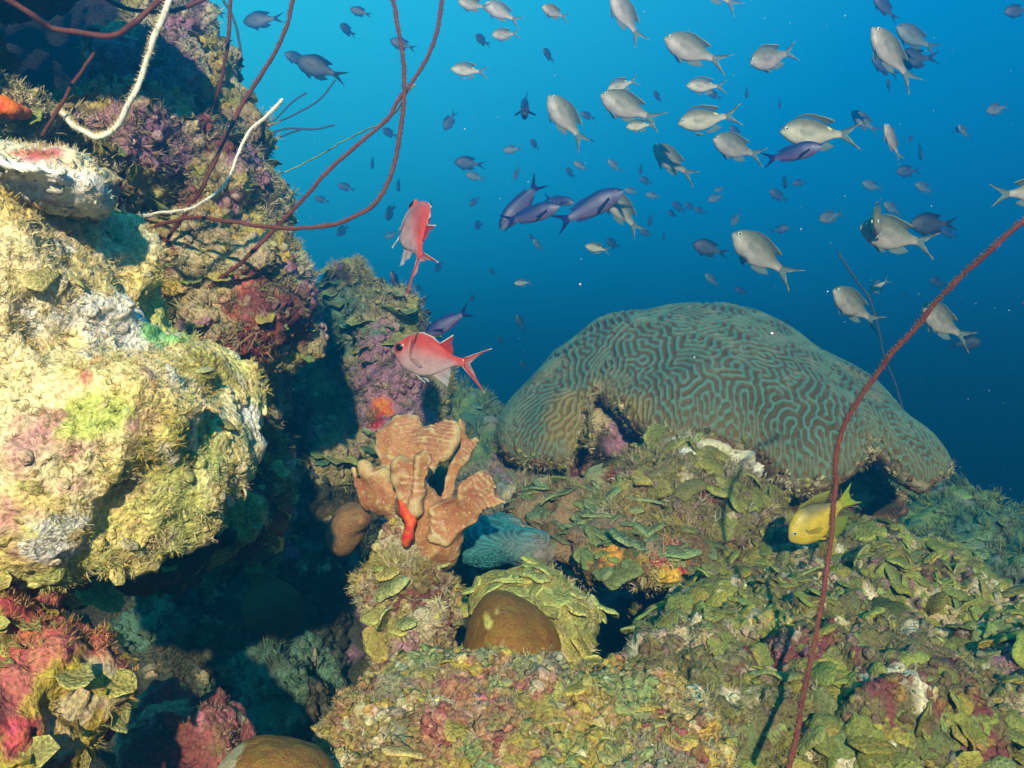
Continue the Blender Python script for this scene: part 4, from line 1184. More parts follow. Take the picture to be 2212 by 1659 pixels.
# ------------------------------------------------------------------ fish
def fish_mat(name, scales=(60, 26), bump=0.25, rough=0.38, spec=0.5, net=0.35, metal=0.0, dark=(0.3, 0.3, 0.3)):
    """skin colour from the attribute, with a staggered net of scale edges laid out along the body"""
    m = bpy.data.materials.new(name); m.use_nodes = True
    nt = m.node_tree; b = nt.nodes['Principled BSDF']
    at = nd(nt, 'ShaderNodeAttribute', attribute_name='Col')
    uv = nd(nt, 'ShaderNodeUVMap', uv_map='UVMap')
    mp = nd(nt, 'ShaderNodeMapping')
    mp.inputs['Scale'].default_value = (scales[0], scales[1], 1)
    nt.links.new(uv.outputs['UV'], mp.inputs['Vector'])
    br = nd(nt, 'ShaderNodeTexBrick')
    br.inputs['Scale'].default_value = 1.0
    br.inputs['Color1'].default_value = (1, 1, 1, 1); br.inputs['Color2'].default_value = (.82, .82, .82, 1); br.inputs['Mortar'].default_value = (*dark, 1)
    br.inputs['Mortar Size'].default_value = 0.10; br.inputs['Mortar Smooth'].default_value = 1.0
    br.inputs['Brick Width'].default_value = 1.0; br.inputs['Row Height'].default_value = 1.0
    sw = nd(nt, 'ShaderNodeSeparateXYZ'); cw = nd(nt, 'ShaderNodeCombineXYZ')
    nt.links.new(mp.outputs['Vector'], sw.inputs[0])
    nt.links.new(sw.outputs['Y'], cw.inputs['X']); nt.links.new(sw.outputs['X'], cw.inputs['Y'])
    nt.links.new(cw.outputs[0], br.inputs['Vector'])
    mx = nd(nt, 'ShaderNodeMix', data_type='RGBA', blend_type='MULTIPLY'); mx.inputs['Factor'].default_value = net
    nt.links.new(at.outputs['Color'], mx.inputs['A']); nt.links.new(br.outputs['Color'], mx.inputs['B'])
    ns = nd(nt, 'ShaderNodeTexNoise'); ns.inputs['Scale'].default_value = 9; ns.inputs['Detail'].default_value = 4
    tc = nd(nt, 'ShaderNodeTexCoord'); nt.links.new(tc.outputs['Object'], ns.inputs['Vector'])
    mr = nd(nt, 'ShaderNodeMapRange'); mr.inputs['From Min'].default_value = .3; mr.inputs['From Max'].default_value = .7; mr.inputs['To Min'].default_value = .8; mr.inputs['To Max'].default_value = 1.18
    nt.links.new(ns.outputs['Fac'], mr.inputs['Value'])
    m2 = nd(nt, 'ShaderNodeMix', data_type='RGBA', blend_type='MULTIPLY'); m2.inputs['Factor'].default_value = 1
    nt.links.new(mx.outputs['Result'], m2.inputs['A']); nt.links.new(mr.outputs['Result'], m2.inputs['B'])
    nt.links.new(m2.outputs['Result'], b.inputs['Base Color'])
    bp = nd(nt, 'ShaderNodeBump'); bp.inputs['Strength'].default_value = bump; bp.inputs['Distance'].default_value = 0.004
    nt.links.new(br.outputs['Color'], bp.inputs['Height']); nt.links.new(bp.outputs['Normal'], b.inputs['Normal'])
    b.inputs['Roughness'].default_value = rough; b.inputs['Specular IOR Level'].default_value = spec; b.inputs['Metallic'].default_value = metal
    return m

def fin_material():
    m = bpy.data.materials.new('fin membrane'); m.use_nodes = True
    nt = m.node_tree; nt.nodes.remove(nt.nodes['Principled BSDF'])
    at = nd(nt, 'ShaderNodeAttribute', attribute_name='Col')
    uv = nd(nt, 'ShaderNodeUVMap', uv_map='UVMap')
    wv = nd(nt, 'ShaderNodeTexWave', wave_type='BANDS', bands_direction='X'); wv.inputs['Scale'].default_value = 3.0; wv.inputs['Distortion'].default_value = 0.6
    nt.links.new(uv.outputs['UV'], wv.inputs['Vector'])
    mr = nd(nt, 'ShaderNodeMapRange'); mr.inputs['To Min'].default_value = .72; mr.inputs['To Max'].default_value = 1.12
    nt.links.new(wv.outputs['Fac'], mr.inputs['Value'])
    mx = nd(nt, 'ShaderNodeMix', data_type='RGBA', blend_type='MULTIPLY'); mx.inputs['Factor'].default_value = 1
    nt.links.new(at.outputs['Color'], mx.inputs['A']); nt.links.new(mr.outputs['Result'], mx.inputs['B'])
    d = nd(nt, 'ShaderNodeBsdfDiffuse'); t = nd(nt, 'ShaderNodeBsdfTranslucent'); tr = nd(nt, 'ShaderNodeBsdfTransparent')
    nt.links.new(mx.outputs['Result'], d.inputs['Color']); nt.links.new(mx.outputs['Result'], t.inputs['Color'])
    a = nd(nt, 'ShaderNodeMixShader'); a.inputs[0].default_value = 0.4
    nt.links.new(d.outputs[0], a.inputs[1]); nt.links.new(t.outputs[0], a.inputs[2])
    c = nd(nt, 'ShaderNodeMixShader')
    al = nd(nt, 'ShaderNodeMath', operation='SUBTRACT'); al.inputs[0].default_value = 1.0
    nt.links.new(at.outputs['Alpha'], al.inputs[1])
    nt.links.new(al.outputs[0], c.inputs[0]); nt.links.new(a.outputs[0], c.inputs[1]); nt.links.new(tr.outputs[0], c.inputs[2])
    nt.links.new(c.outputs[0], nt.nodes['Material Output'].inputs['Surface'])
    return m
M_FIN = fin_material()
def plain(name, col, rough=0.3, spec=0.5):
    m = bpy.data.materials.new(name); m.use_nodes = True
    b = m.node_tree.nodes['Principled BSDF']
    ns = nd(m.node_tree, 'ShaderNodeTexNoise'); ns.inputs['Scale'].default_value = 40
    rp = nd(m.node_tree, 'ShaderNodeValToRGB')
    rp.color_ramp.elements[0].color = (*[c * .75 for c in col], 1); rp.color_ramp.elements[1].color = (*[min(1, c * 1.2) for c in col], 1)
    m.node_tree.links.new(ns.outputs['Fac'], rp.inputs['Fac']); m.node_tree.links.new(rp.outputs['Color'], b.inputs['Base Color'])
    b.inputs['Roughness'].default_value = rough; b.inputs['Specular IOR Level'].default_value = spec
    return m
M_PUPIL = plain('pupil black', (0.006, 0.006, 0.008), 0.1, 0.6)
M_IRIS = {'silver': plain('silver iris', (0.75, 0.72, 0.62), 0.25), 'red': plain('red iris', (0.5, 0.06, 0.04), 0.3), 'rust': plain('rust iris', (0.45, 0.16, 0.14), 0.3),
          'dark': plain('dark iris', (0.05, 0.06, 0.08), 0.3), 'blue': plain('pale blue iris', (0.45, 0.55, 0.6), 0.3)}

def interp_prof(tab, t):
    tab = np.array(tab)
    # smooth interpolation through the table
    return np.interp(t, np.linspace(0, 1, 200), np.convolve(np.pad(np.interp(np.linspace(0, 1, 200), tab[:, 0], tab[:, 1]), 9, mode='edge'), np.ones(19) / 19, 'valid'))

class Kind:
    """one species: profile tables over body length 0..1, nose at +x, plus fins; everything in body lengths"""
    def __init__(s, **kw): s.__dict__.update(kw)

def bend(V, b):
    """swing the tail sideways"""
    V = V.copy()
    t = np.clip(0.55 - V[:, 0], 0, 2)
    V[:, 1] += b * t ** 2
    return V

def build_body(k, b):
    n, m = 34, 22
    t = (np.linspace(0, 1, n) ** 1.25)
    t[-1] = 1
    top, bot, wid = interp_prof(k.top, t), interp_prof(k.bot, t), interp_prof(k.wid, t)
    top[0], bot[0], wid[0] = k.top[0][1] * .6, k.bot[0][1] * .6, k.wid[0][1] * .6
    a = np.arange(m) * 2 * math.pi / m
    V, UV, S = [], [], []
    for i in range(n):
        c, h = (top[i] + bot[i]) / 2, (top[i] - bot[i]) / 2
        for q in a:
            cy, cz = math.sin(q), math.cos(q)
            y = wid[i] * np.sign(cy) * abs(cy) ** 0.9
            V.append((0.5 - t[i], y, c + h * cz))
            UV.append((t[i], 0.5 + 0.5 * (c + h * cz) / 0.3))
            S.append((t[i], cz))
    V.append((0.5 + 0.004, 0, (top[0] + bot[0]) / 2)); UV.append((0, .5)); S.append((0, 0))
    V.append((-0.5 - 0.01, 0, (top[-1] + bot[-1]) / 2)); UV.append((1, .5)); S.append((1, 0))
    F = []
    for i in range(n - 1):
        for j in range(m):
            j2 = (j + 1) % m
            F.append((i * m + j, i * m + j2, (i + 1) * m + j2, (i + 1) * m + j))
    for j in range(m):
        j2 = (j + 1) % m
        F.append((j2, j, n * m)); F.append(((n - 1) * m + j, (n - 1) * m + j2, n * m + 1))
    V, S = np.array(V), np.array(S)
    C = np.array([k.skin(tt, ss) for tt, ss in S])
    return new_mesh('body', bend(V, b), F, np.clip(C, 0.004, .9), np.array(UV))

def fin_mesh(base, tip, k, b, edge=None, thick=0.004, nr=16, nc=6, lean=(0, 0), col=(0.5, 0.5, 0.5), col2=None, alpha=(1, 0.8), y0=0.0, front=None, back=None, wave=0.01):
    """base and tip are polylines of (x, z); the membrane spans between them, two-sided with real thickness"""
    base, tip = np.array(base, float), np.array(tip, float)
    def rs(p, n):
        q = np.linspace(0, len(p) - 1, n)
        return np.stack([np.interp(q, np.arange(len(p)), p[:, c]) for c in (0, 1)], 1)
    B, T = rs(base, nr), rs(tip, nr)
    V, UV, C = [], [], []
    col = np.array(col); col2 = np.array(col if col2 is None else col2)
    for side in (1, -1):
        for i in range(nr):
            for j in range(nc):
                s = j / (nc - 1)
                p = B[i] * (1 - s) + T[i] * s
                e = thick * (1 - 0.85 * s) * side * 0.5
                y = y0 + lean[0] * s + lean[1] * s * s + e + wave * s * math.sin(i * 1.1)
                V.append((p[0], y, p[1]))
                UV.append((i / (nr - 1) * 4, s))
                c = col * (1 - s) + col2 * s
                fi = i / (nr - 1)
                if front is not None:
                    w = max(0, 1 - fi / front[1]); c = c * (1 - w) + np.array(front[0]) * w
                if back is not None:
                    w = max(0, 1 - (1 - fi) / back[1]); c = c * (1 - w) + np.array(back[0]) * w
                if edge is not None and s > edge[1]:
                    c = np.array(edge[0])
                al = alpha[0] * (1 - s) + alpha[1] * s
                if front is not None: al = max(al, max(0, 1 - fi / front[1]))
                C.append((*c, al))
    F = []
    N1 = nr * nc
    for i in range(nr - 1):
        for j in range(nc - 1):
            q = i * nc + j
            F.append((q, q + 1, q + nc + 1, q + nc)); F.append((N1 + q, N1 + q + nc, N1 + q + nc + 1, N1 + q + 1))
    for i in range(nr - 1):
        q = i * nc + nc - 1
        F.append((q, N1 + q, N1 + q + nc, q + nc))
        q = i * nc
        F.append((q, q + nc, N1 + q + nc, N1 + q))
    for j in range(nc - 1):
        F.append((j, N1 + j, N1 + j + 1, j + 1)); q = (nr - 1) * nc + j; F.append((q, q + 1, N1 + q + 1, N1 + q))
    me = new_mesh('fin', bend(np.array(V), b), F, None, np.array(UV))
    a = me.color_attributes.new('Col', 'FLOAT_COLOR', 'POINT')
    a.data.foreach_set('color', np.clip(np.array(C, np.float32), 0.003, 1).ravel())
    me.materials.append(M_FIN)
    return me

def ball(name, r, flat=0.5, seg=14, rings=9):
    V, F = [], []
    for i in range(rings + 1):
        a = math.pi * i / rings
        for j in range(seg):
            q = 2 * math.pi * j / seg
            V.append((r * math.sin(a) * math.cos(q), r * flat * math.cos(a), r * math.sin(a) * math.sin(q)))
    for i in range(rings):
        for j in range(seg):
            j2 = (j + 1) % seg
            F.append((i * seg + j, i * seg + j2, (i + 1) * seg + j2, (i + 1) * seg + j))
    return new_mesh(name, V, F)

_kits = {}
def kit(k, b):
    """the meshes of one species at one tail bend, shared by its copies: list of (name, mesh, material, matrix, children)"""
    key = (k.name, b)
    if key in _kits: return _kits[key]
    out = [('body', build_body(k, b), k.mat, None, [])]
    for nm, args in k.fins:
        me = fin_mesh(args['base'], args['tip'], k, b, **{q: v for q, v in args.items() if q not in ('base', 'tip')})
        out.append((nm, me, None, None, []))
    ex, ez, er = k.eye
    if er > 0:
        w = float(interp_prof(k.wid, ex)); top = float(interp_prof(k.top, ex)); bot = float(interp_prof(k.bot, ex))
        cz = (ez - (top + bot) / 2) / ((top - bot) / 2)
        yy = w * max(0.1, 1 - cz * cz) ** 0.45
        iris, pup = ball('eye', er, 0.45), ball('pupil', er * k.pupil, 0.45)
        for s in (1, -1):
            p = bend(np.array([[0.5 - ex, s * (yy - er * 0.12), ez]]), b)[0]
            out.append(('eye', iris, M_IRIS[k.iris], Matrix.Translation(p), [('pupil', pup, M_PUPIL, Matrix.Translation((er * 0.05, s * er * (0.45 - 0.45 * k.pupil + 0.10), 0)))]))
    _kits[key] = out
    return out

NFISH = [0]
def fish(k, u1, v1, u2, v2, label, L=None, phi=0.0, roll=0.0, b=0.0, group=None, d=None, full=True):
    """nose at (u1,v1), tail tip at (u2,v2) in the picture; phi turns the nose towards the viewer; L total length in metres"""
    L = L or k.length
    px = math.hypot(u2 - u1, v2 - v1)
    ph = math.radians(phi)
    if d is None:
        d = L * math.cos(ph) / (px * K)
    else:
        L = px * K * d / math.cos(ph)
    s = Vector((u1 - u2, 0, -(v1 - v2))).normalized()
    hx = (s * math.cos(ph) + Vector((0, -1, 0)) * math.sin(ph)).normalized()
    up = Vector((0, 0, 1)) - hx * hx.z
    if up.length < 0.2: up = Vector((0, 1, 0)) - hx * hx.y
    up.normalize()
    if roll:
        up = Matrix.Rotation(math.radians(roll), 3, hx) @ up
    yv = up.cross(hx)
    c = Vector(P((u1 + u2) / 2, (v1 + v2) / 2, d))
    sc = L / k.total
    # the middle of the whole fish is a little behind the middle of the body
    c = c + hx * (k.total - 1) / 2 * sc
    R = Matrix(((hx.x, yv.x, up.x), (hx.y, yv.y, up.y), (hx.z, yv.z, up.z))).to_4x4()
    root = empty(k.name, c)
    root.matrix_world = Matrix.Translation(c) @ R @ Matrix.Diagonal((sc, sc, sc, 1))
    tag(root, label, k.cat, group)
    for nm, me, mat, mx, kids in kit(k, b):
        if not full and nm not in ('body', 'tail_fin', 'dorsal_fin', 'anal_fin'): continue
        o = link(nm, me, mat, root)
        if mx is not None: o.matrix_local = mx
        for cn, cm, cmat, cmx in kids:
            q = link(cn, cm, cmat, o); q.matrix_local = cmx
    NFISH[0] += 1
    return root

def L3(a, b, t):
    return np.array(a) * (1 - t) + np.array(b) * t

# --- brown chromis: grey bronze above, silver below, forked tail with dark edges and yellow tips
def chromis_skin(hi, lo, dark):
    def f(t, s):
        w = float(sstep(-0.55, 0.75, s))
        c = L3(lo, hi, w)
        if s > 0.8: c = L3(c, dark, float(sstep(0.8, 1.0, s)) * 0.6)
        c = L3(c, lo, float(sstep(0.75, 1.0, t)) * 0.5)
        gl = math.exp(-((t - .235 - .03 * s * s) / .010) ** 2) * (1 - float(sstep(.55, .8, abs(s))))
        c = c * (1 - .42 * gl)
        if t < .055 and abs(s + .25) < .10: c = c * .45
        sp = ((t - 0.265) / 0.022) ** 2 + ((s - 0.02) / 0.11) ** 2
        if sp < 1.3: c = np.array((0.012, 0.012, 0.02))
        y = ((t - 0.80) / 0.03) ** 2 + ((s - 0.72) / 0.22) ** 2
        if y < 1.2 and hi[0] > 0.15: c = np.array((0.75, 0.62, 0.2))
        return c
    return f
CH_TOP = [(0, .0), (.03, .05), (.08, .105), (.15, .155), (.25, .20), (.38, .222), (.5, .215), (.65, .17), (.8, .105), (.9, .065), (1, .055)]
CH_BOT = [(0, -.02), (.03, -.06), (.08, -.10), (.15, -.15), (.25, -.195), (.4, -.22), (.52, -.21), (.68, -.165), (.8, -.10), (.9, -.06), (1, -.05)]
CH_TOP = [(a, z * 1.2) for a, z in CH_TOP]; CH_BOT = [(a, z * 1.2) for a, z in CH_BOT]
CH_WID = [(0, .012), (.05, .045), (.15, .075), (.3, .092), (.5, .085), (.7, .055), (.85, .028), (1, .014)]
def chromis_fins(fc, edge, tipc, al=0.75, spread=1.0):
    dk = edge
    Z = 1.2
    out = [
        ('tail_fin', dict(base=[(-.47, .05), (-.48, .02), (-.485, 0), (-.48, -.02), (-.47, -.05)], tip=[(-.86, .235 * spread), (-.70, .10 * spread), (-.60, 0), (-.70, -.10 * spread), (-.84, -.235 * spread)], col=fc, col2=fc, edge=(tipc, 0.93), front=(dk, .2), back=(dk, .2), alpha=(1, al), nr=21)),
        ('dorsal_fin', dict(base=[(.28, .165), (.12, .215), (0, .212), (-.15, .165), (-.27, .115)], tip=[(.25, .20), (.1, .262), (-.05, .262), (-.22, .235), (-.40, .185)], col=L3(fc, dk, .5), col2=dk, edge=(tipc, .95), alpha=(1, .9))),
        ('anal_fin', dict(base=[(-.05, -.205), (-.15, -.17), (-.28, -.11)], tip=[(-.10, -.245), (-.26, -.235), (-.40, -.165)], col=fc, col2=fc, alpha=(.95, al), nr=10)),
        ('pelvic_fin', dict(base=[(.20, -.19), (.16, -.20), (.12, -.205)], tip=[(.10, -.26), (.04, -.27), (.0, -.25)], col=fc, col2=fc, alpha=(.9, al), nr=6, y0=.03, lean=(.02, 0))),
        ('pelvic_fin', dict(base=[(.20, -.19), (.16, -.20), (.12, -.205)], tip=[(.10, -.26), (.04, -.27), (.0, -.25)], col=fc, col2=fc, alpha=(.9, al), nr=6, y0=-.03, lean=(-.02, 0))),
        ('pectoral_fin', dict(base=[(.225, .02), (.22, 0), (.22, -.03)], tip=[(.02, .03), (-.02, -.03), (.06, -.08)], col=fc, col2=fc, alpha=(.14, .07), nr=8, y0=.084, lean=(.05, .03), wave=0)),
        ('pectoral_fin', dict(base=[(.225, .02), (.22, 0), (.22, -.03)], tip=[(.02, .03), (-.02, -.03), (.06, -.08)], col=fc, col2=fc, alpha=(.14, .07), nr=8, y0=-.084, lean=(-.05, -.03), wave=0))]
    for nm, a in out:
        if nm in ('dorsal_fin', 'anal_fin', 'pelvic_fin'):
            a['base'] = [(x, z * Z) for x, z in a['base']]; a['tip'] = [(x, z * (1 + (Z - 1) * .8)) for x, z in a['tip']]
    return out
M_CHROMIS = fish_mat('chromis skin', (46, 22), 0.2, 0.42, 0.5, 0.30)
M_DARKF = fish_mat('unlit chromis skin', (46, 22), 0.2, 0.5, 0.4, 0.4)
CHROMIS = Kind(name='brown_chromis', cat='fish', length=.165, total=1.37, top=CH_TOP, bot=CH_BOT, wid=CH_WID, eye=(.095, .045, .036), pupil=.58, iris='silver', mat=M_CHROMIS,
               skin=chromis_skin((.135, .145, .08), (.35, .30, .26), (.05, .05, .03)), fins=chromis_fins((.22, .30, .29), (.06, .07, .06), (.7, .62, .25)))
SILVER = Kind(name='silver_chromis', cat='fish', length=.15, total=1.37, top=[(a, z * .88) for a, z in CH_TOP], bot=[(a, z * .84) for a, z in CH_BOT], wid=CH_WID, eye=(.095, .035, .036), pupil=.58, iris='silver', mat=M_CHROMIS,
              skin=chromis_skin((.16, .15, .09), (.50, .45, .34), (.05, .05, .03)), fins=chromis_fins((.22, .30, .29), (.06, .07, .06), (.7, .62, .25)))
DARKC = Kind(name='unlit_chromis', cat='fish', length=.14, total=1.30, top=CH_TOP, bot=CH_BOT, wid=CH_WID, eye=(.095, .045, .032), pupil=.6, iris='dark', mat=M_DARKF,  # chromis beyond strobe reach, the darkness put into the skin
             skin=chromis_skin((.02, .025, .035), (.035, .045, .06), (.01, .012, .02)), fins=chromis_fins((.03, .04, .06), (.015, .02, .03), (.03, .04, .06), .85, .8))
GREENC = Kind(name='dim_chromis', cat='fish', length=.15, total=1.37, top=CH_TOP, bot=CH_BOT, wid=CH_WID, eye=(.095, .045, .032), pupil=.6, iris='dark', mat=M_DARKF,  # dimness of far chromis put into darker skin colours
              skin=chromis_skin((.06, .08, .06), (.12, .16, .14), (.03, .04, .03)), fins=chromis_fins((.10, .16, .16), (.04, .06, .06), (.2, .25, .15), .7))

# --- creole wrasse: violet blue, dark snout, lunate tail
def wrasse_skin(t, s):
    c = L3((.055, .045, .17), (.007, .017, .12), float(sstep(-.5, .5, s)))
    c = L3(c, (.20, .11, .17), float(sstep(.1, -.9, s)) * .0 + (1 - float(sstep(-.95, -.3, s))) * .7)
    hd = 1 - float(sstep(.02, .11, t))
    c = L3(c, (.012, .012, .03), hd * float(sstep(-.2, .4, s)))
    if t < .2 and s < -.1: c = L3(c, (.32, .36, .46), (1 - t / .2) * .6)
    return c
WRS = 1.12
M_WRASSE = fish_mat('wrasse skin', (52, 20), 0.2, 0.42, 0.5, 0.45)
WR_TOP = [(0, 0), (.04, .05), (.1, .09), (.2, .138), (.35, .168), (.5, .163), (.7, .12), (.85, .075), (1, .055)]
WR_BOT = [(0, -.02), (.04, -.055), (.1, -.09), (.2, -.13), (.35, -.162), (.5, -.16), (.7, -.115), (.85, -.07), (1, -.05)]
WR_TOP = [(a, z * WRS) for a, z in WR_TOP]; WR_BOT = [(a, z * WRS) for a, z in WR_BOT]
WRASSE = Kind(name='creole_wrasse', cat='fish', length=.21, total=1.27, top=WR_TOP, bot=WR_BOT, wid=[(0, .012), (.06, .04), (.2, .068), (.4, .078), (.6, .06), (.85, .025), (1, .012)], eye=(.11, .035, .021), pupil=.6, iris='rust', mat=M_WRASSE,
    skin=wrasse_skin, fins=[
        ('tail_fin', dict(base=[(-.47, .05), (-.49, 0), (-.47, -.045)], tip=[(-.77, .20), (-.62, .06), (-.58, 0), (-.62, -.06), (-.77, -.19)], col=(.03, .05, .28), col2=(.02, .03, .2), alpha=(1, .95), front=((.01, .01, .06), .3), back=((.01, .01, .06), .3), nr=17)),
        ('dorsal_fin', dict(base=[(.27, .125), (.1, .14), (-.15, .12), (-.34, .075)], tip=[(.24, .15), (.08, .185), (-.2, .175), (-.42, .12)], col=(.03, .05, .2), col2=(.04, .09, .3), alpha=(1, .9))),
        ('anal_fin', dict(base=[(-.02, -.14), (-.2, -.11), (-.34, -.07)], tip=[(-.06, -.175), (-.25, -.16), (-.42, -.11)], col=(.05, .05, .2), col2=(.05, .08, .3), alpha=(1, .9), nr=10)),
        ('pectoral_fin', dict(base=[(.24, .0), (.235, -.02), (.235, -.045)], tip=[(.0, -.10), (-.03, -.13), (.04, -.13)], col=(.02, .02, .10), col2=(.02, .03, .16), alpha=(.95, .8), nr=7, y0=.072, lean=(.05, .06), wave=0)),
        ('pectoral_fin', dict(base=[(.24, .0), (.235, -.02), (.235, -.045)], tip=[(.0, -.10), (-.03, -.13), (.04, -.13)], col=(.02, .02, .10), col2=(.02, .03, .16), alpha=(.95, .8), nr=7, y0=-.072, lean=(-.05, -.06), wave=0))])

# --- blackbar soldierfish: red, big eye, dark bar behind the gill
def soldier_skin(t, s):
    c = L3((.55, .34, .36), (.56, .055, .035), float(sstep(-.35, .7, s)))
    c = L3(c, (.66, .54, .54), float(1 - sstep(-1, -.35, s)) * .6)
    c = L3(c, (.62, .06, .03), float(sstep(.8, .97, t)) * .8)
    if t < .2: c = L3(c, (.60, .09, .05), (1 - t / .2) * .75)
    bar = math.exp(-((t - .262 + .012 * s) / .016) ** 2) * float(sstep(-.45, -.2, s)) * (1 - float(sstep(.62, .8, s)))
    c = L3(c, (.14, .012, .01), bar * .9)
    op = math.exp(-((t - .232 + .02 * s) / .010) ** 2)
    c = L3(c, (.72, .40, .34), op * .5)
    return c
M_SOLDIER = fish_mat('soldierfish skin', (34, 17), 0.6, 0.30, 0.6, 0.5, dark=(.55, .22, .2))
RED_F, WHT = (.62, .06, .035), (.85, .85, .88)
SOLDIER = Kind(name='red_soldierfish', cat='fish', length=.20, total=1.36,
    top=[(0, .02), (.02, .08), (.06, .145), (.12, .20), (.2, .25), (.32, .285), (.45, .268), (.6, .20), (.72, .125), (.82, .072), (.92, .052), (1, .055)],
    bot=[(0, -.03), (.03, -.09), (.08, -.15), (.15, -.205), (.25, -.25), (.4, -.275), (.55, -.245), (.68, -.175), (.78, -.105), (.88, -.058), (1, -.05)],
    wid=[(0, .025), (.05, .06), (.15, .088), (.3, .10), (.5, .085), (.7, .05), (.85, .03), (1, .016)], eye=(.09, .065, .082), pupil=.68, iris='red', mat=M_SOLDIER, skin=soldier_skin,
    fins=[('tail_fin', dict(base=[(-.47, .052), (-.49, .02), (-.495, 0), (-.49, -.02), (-.47, -.048)], tip=[(-.86, .24), (-.70, .13), (-.585, .0), (-.70, -.16), (-.84, -.33)], col=(.62, .10, .07), col2=(.7, .45, .45), front=((.68, .05, .025), .36), back=((.68, .05, .025), .36), alpha=(1, .55), nr=25)),
          ('tail_edge', dict(base=[(-.47, .056), (-.475, .052)], tip=[(-.865, .246), (-.86, .228)], col=WHT, col2=WHT, alpha=(1, 1), nr=3, thick=.007, wave=0)),
          ('tail_edge', dict(base=[(-.475, -.044), (-.47, -.052)], tip=[(-.835, -.318), (-.845, -.338)], col=WHT, col2=WHT, alpha=(1, 1), nr=3, thick=.007, wave=0)),
          ('spiny_dorsal_fin', dict(base=[(.28, .245), (.15, .28), (.0, .24), (-.10, .185)], tip=[(.25, .275), (.13, .305), (-.02, .262), (-.12, .20)], col=(.65, .10, .06), col2=WHT, edge=(WHT, .8), alpha=(1, 1))),
          ('dorsal_fin', dict(base=[(-.115, .18), (-.18, .14), (-.30, .075)], tip=[(-.30, .325), (-.29, .24), (-.335, .10)], col=RED_F, col2=RED_F, front=(RED_F, .5), alpha=(.95, .35), nr=14)),
          ('dorsal_edge', dict(base=[(-.106, .186), (-.118, .18)], tip=[(-.293, .333), (-.302, .324)], col=WHT, col2=WHT, alpha=(1, 1), nr=3, thick=.006, wave=0)),
          ('anal_fin', dict(base=[(-.08, -.23), (-.19, -.165), (-.30, -.085)], tip=[(-.31, -.355), (-.32, -.24), (-.33, -.11)], col=(.62, .42, .42), col2=(.6, .6, .62), front=(WHT, .16), alpha=(.95, .5), nr=14)),
          ('pelvic_fin', dict(base=[(.20, -.235), (.16, -.255), (.12, -.265)], tip=[(-.0, -.345), (-.02, -.335), (.02, -.30)], col=(.6, .5, .5), col2=(.6, .66, .7), front=(WHT, .4), alpha=(.95, .6), nr=8, y0=.035, lean=(.03, .02))),
          ('pelvic_fin', dict(base=[(.20, -.235), (.16, -.255), (.12, -.265)], tip=[(-.0, -.345), (-.02, -.335), (.02, -.30)], col=(.6, .5, .5), col2=(.6, .66, .7), front=(WHT, .4), alpha=(.95, .6), nr=8, y0=-.035, lean=(-.03, -.02))),
          ('pectoral_fin', dict(base=[(.24, -.03), (.235, -.05), (.235, -.08)], tip=[(.05, -.09), (.03, -.12), (.08, -.14)], col=(.6, .3, .28), col2=(.6, .5, .5), alpha=(.6, .4), nr=8, y0=.09, lean=(.03, .02), wave=0)),
          ('pectoral_fin', dict(base=[(.24, -.03), (.235, -.05), (.235, -.08)], tip=[(.05, -.09), (.03, -.12), (.08, -.14)], col=(.6, .3, .28), col2=(.6, .5, .5), alpha=(.6, .4), nr=8, y0=-.09, lean=(-.03, -.02), wave=0))])

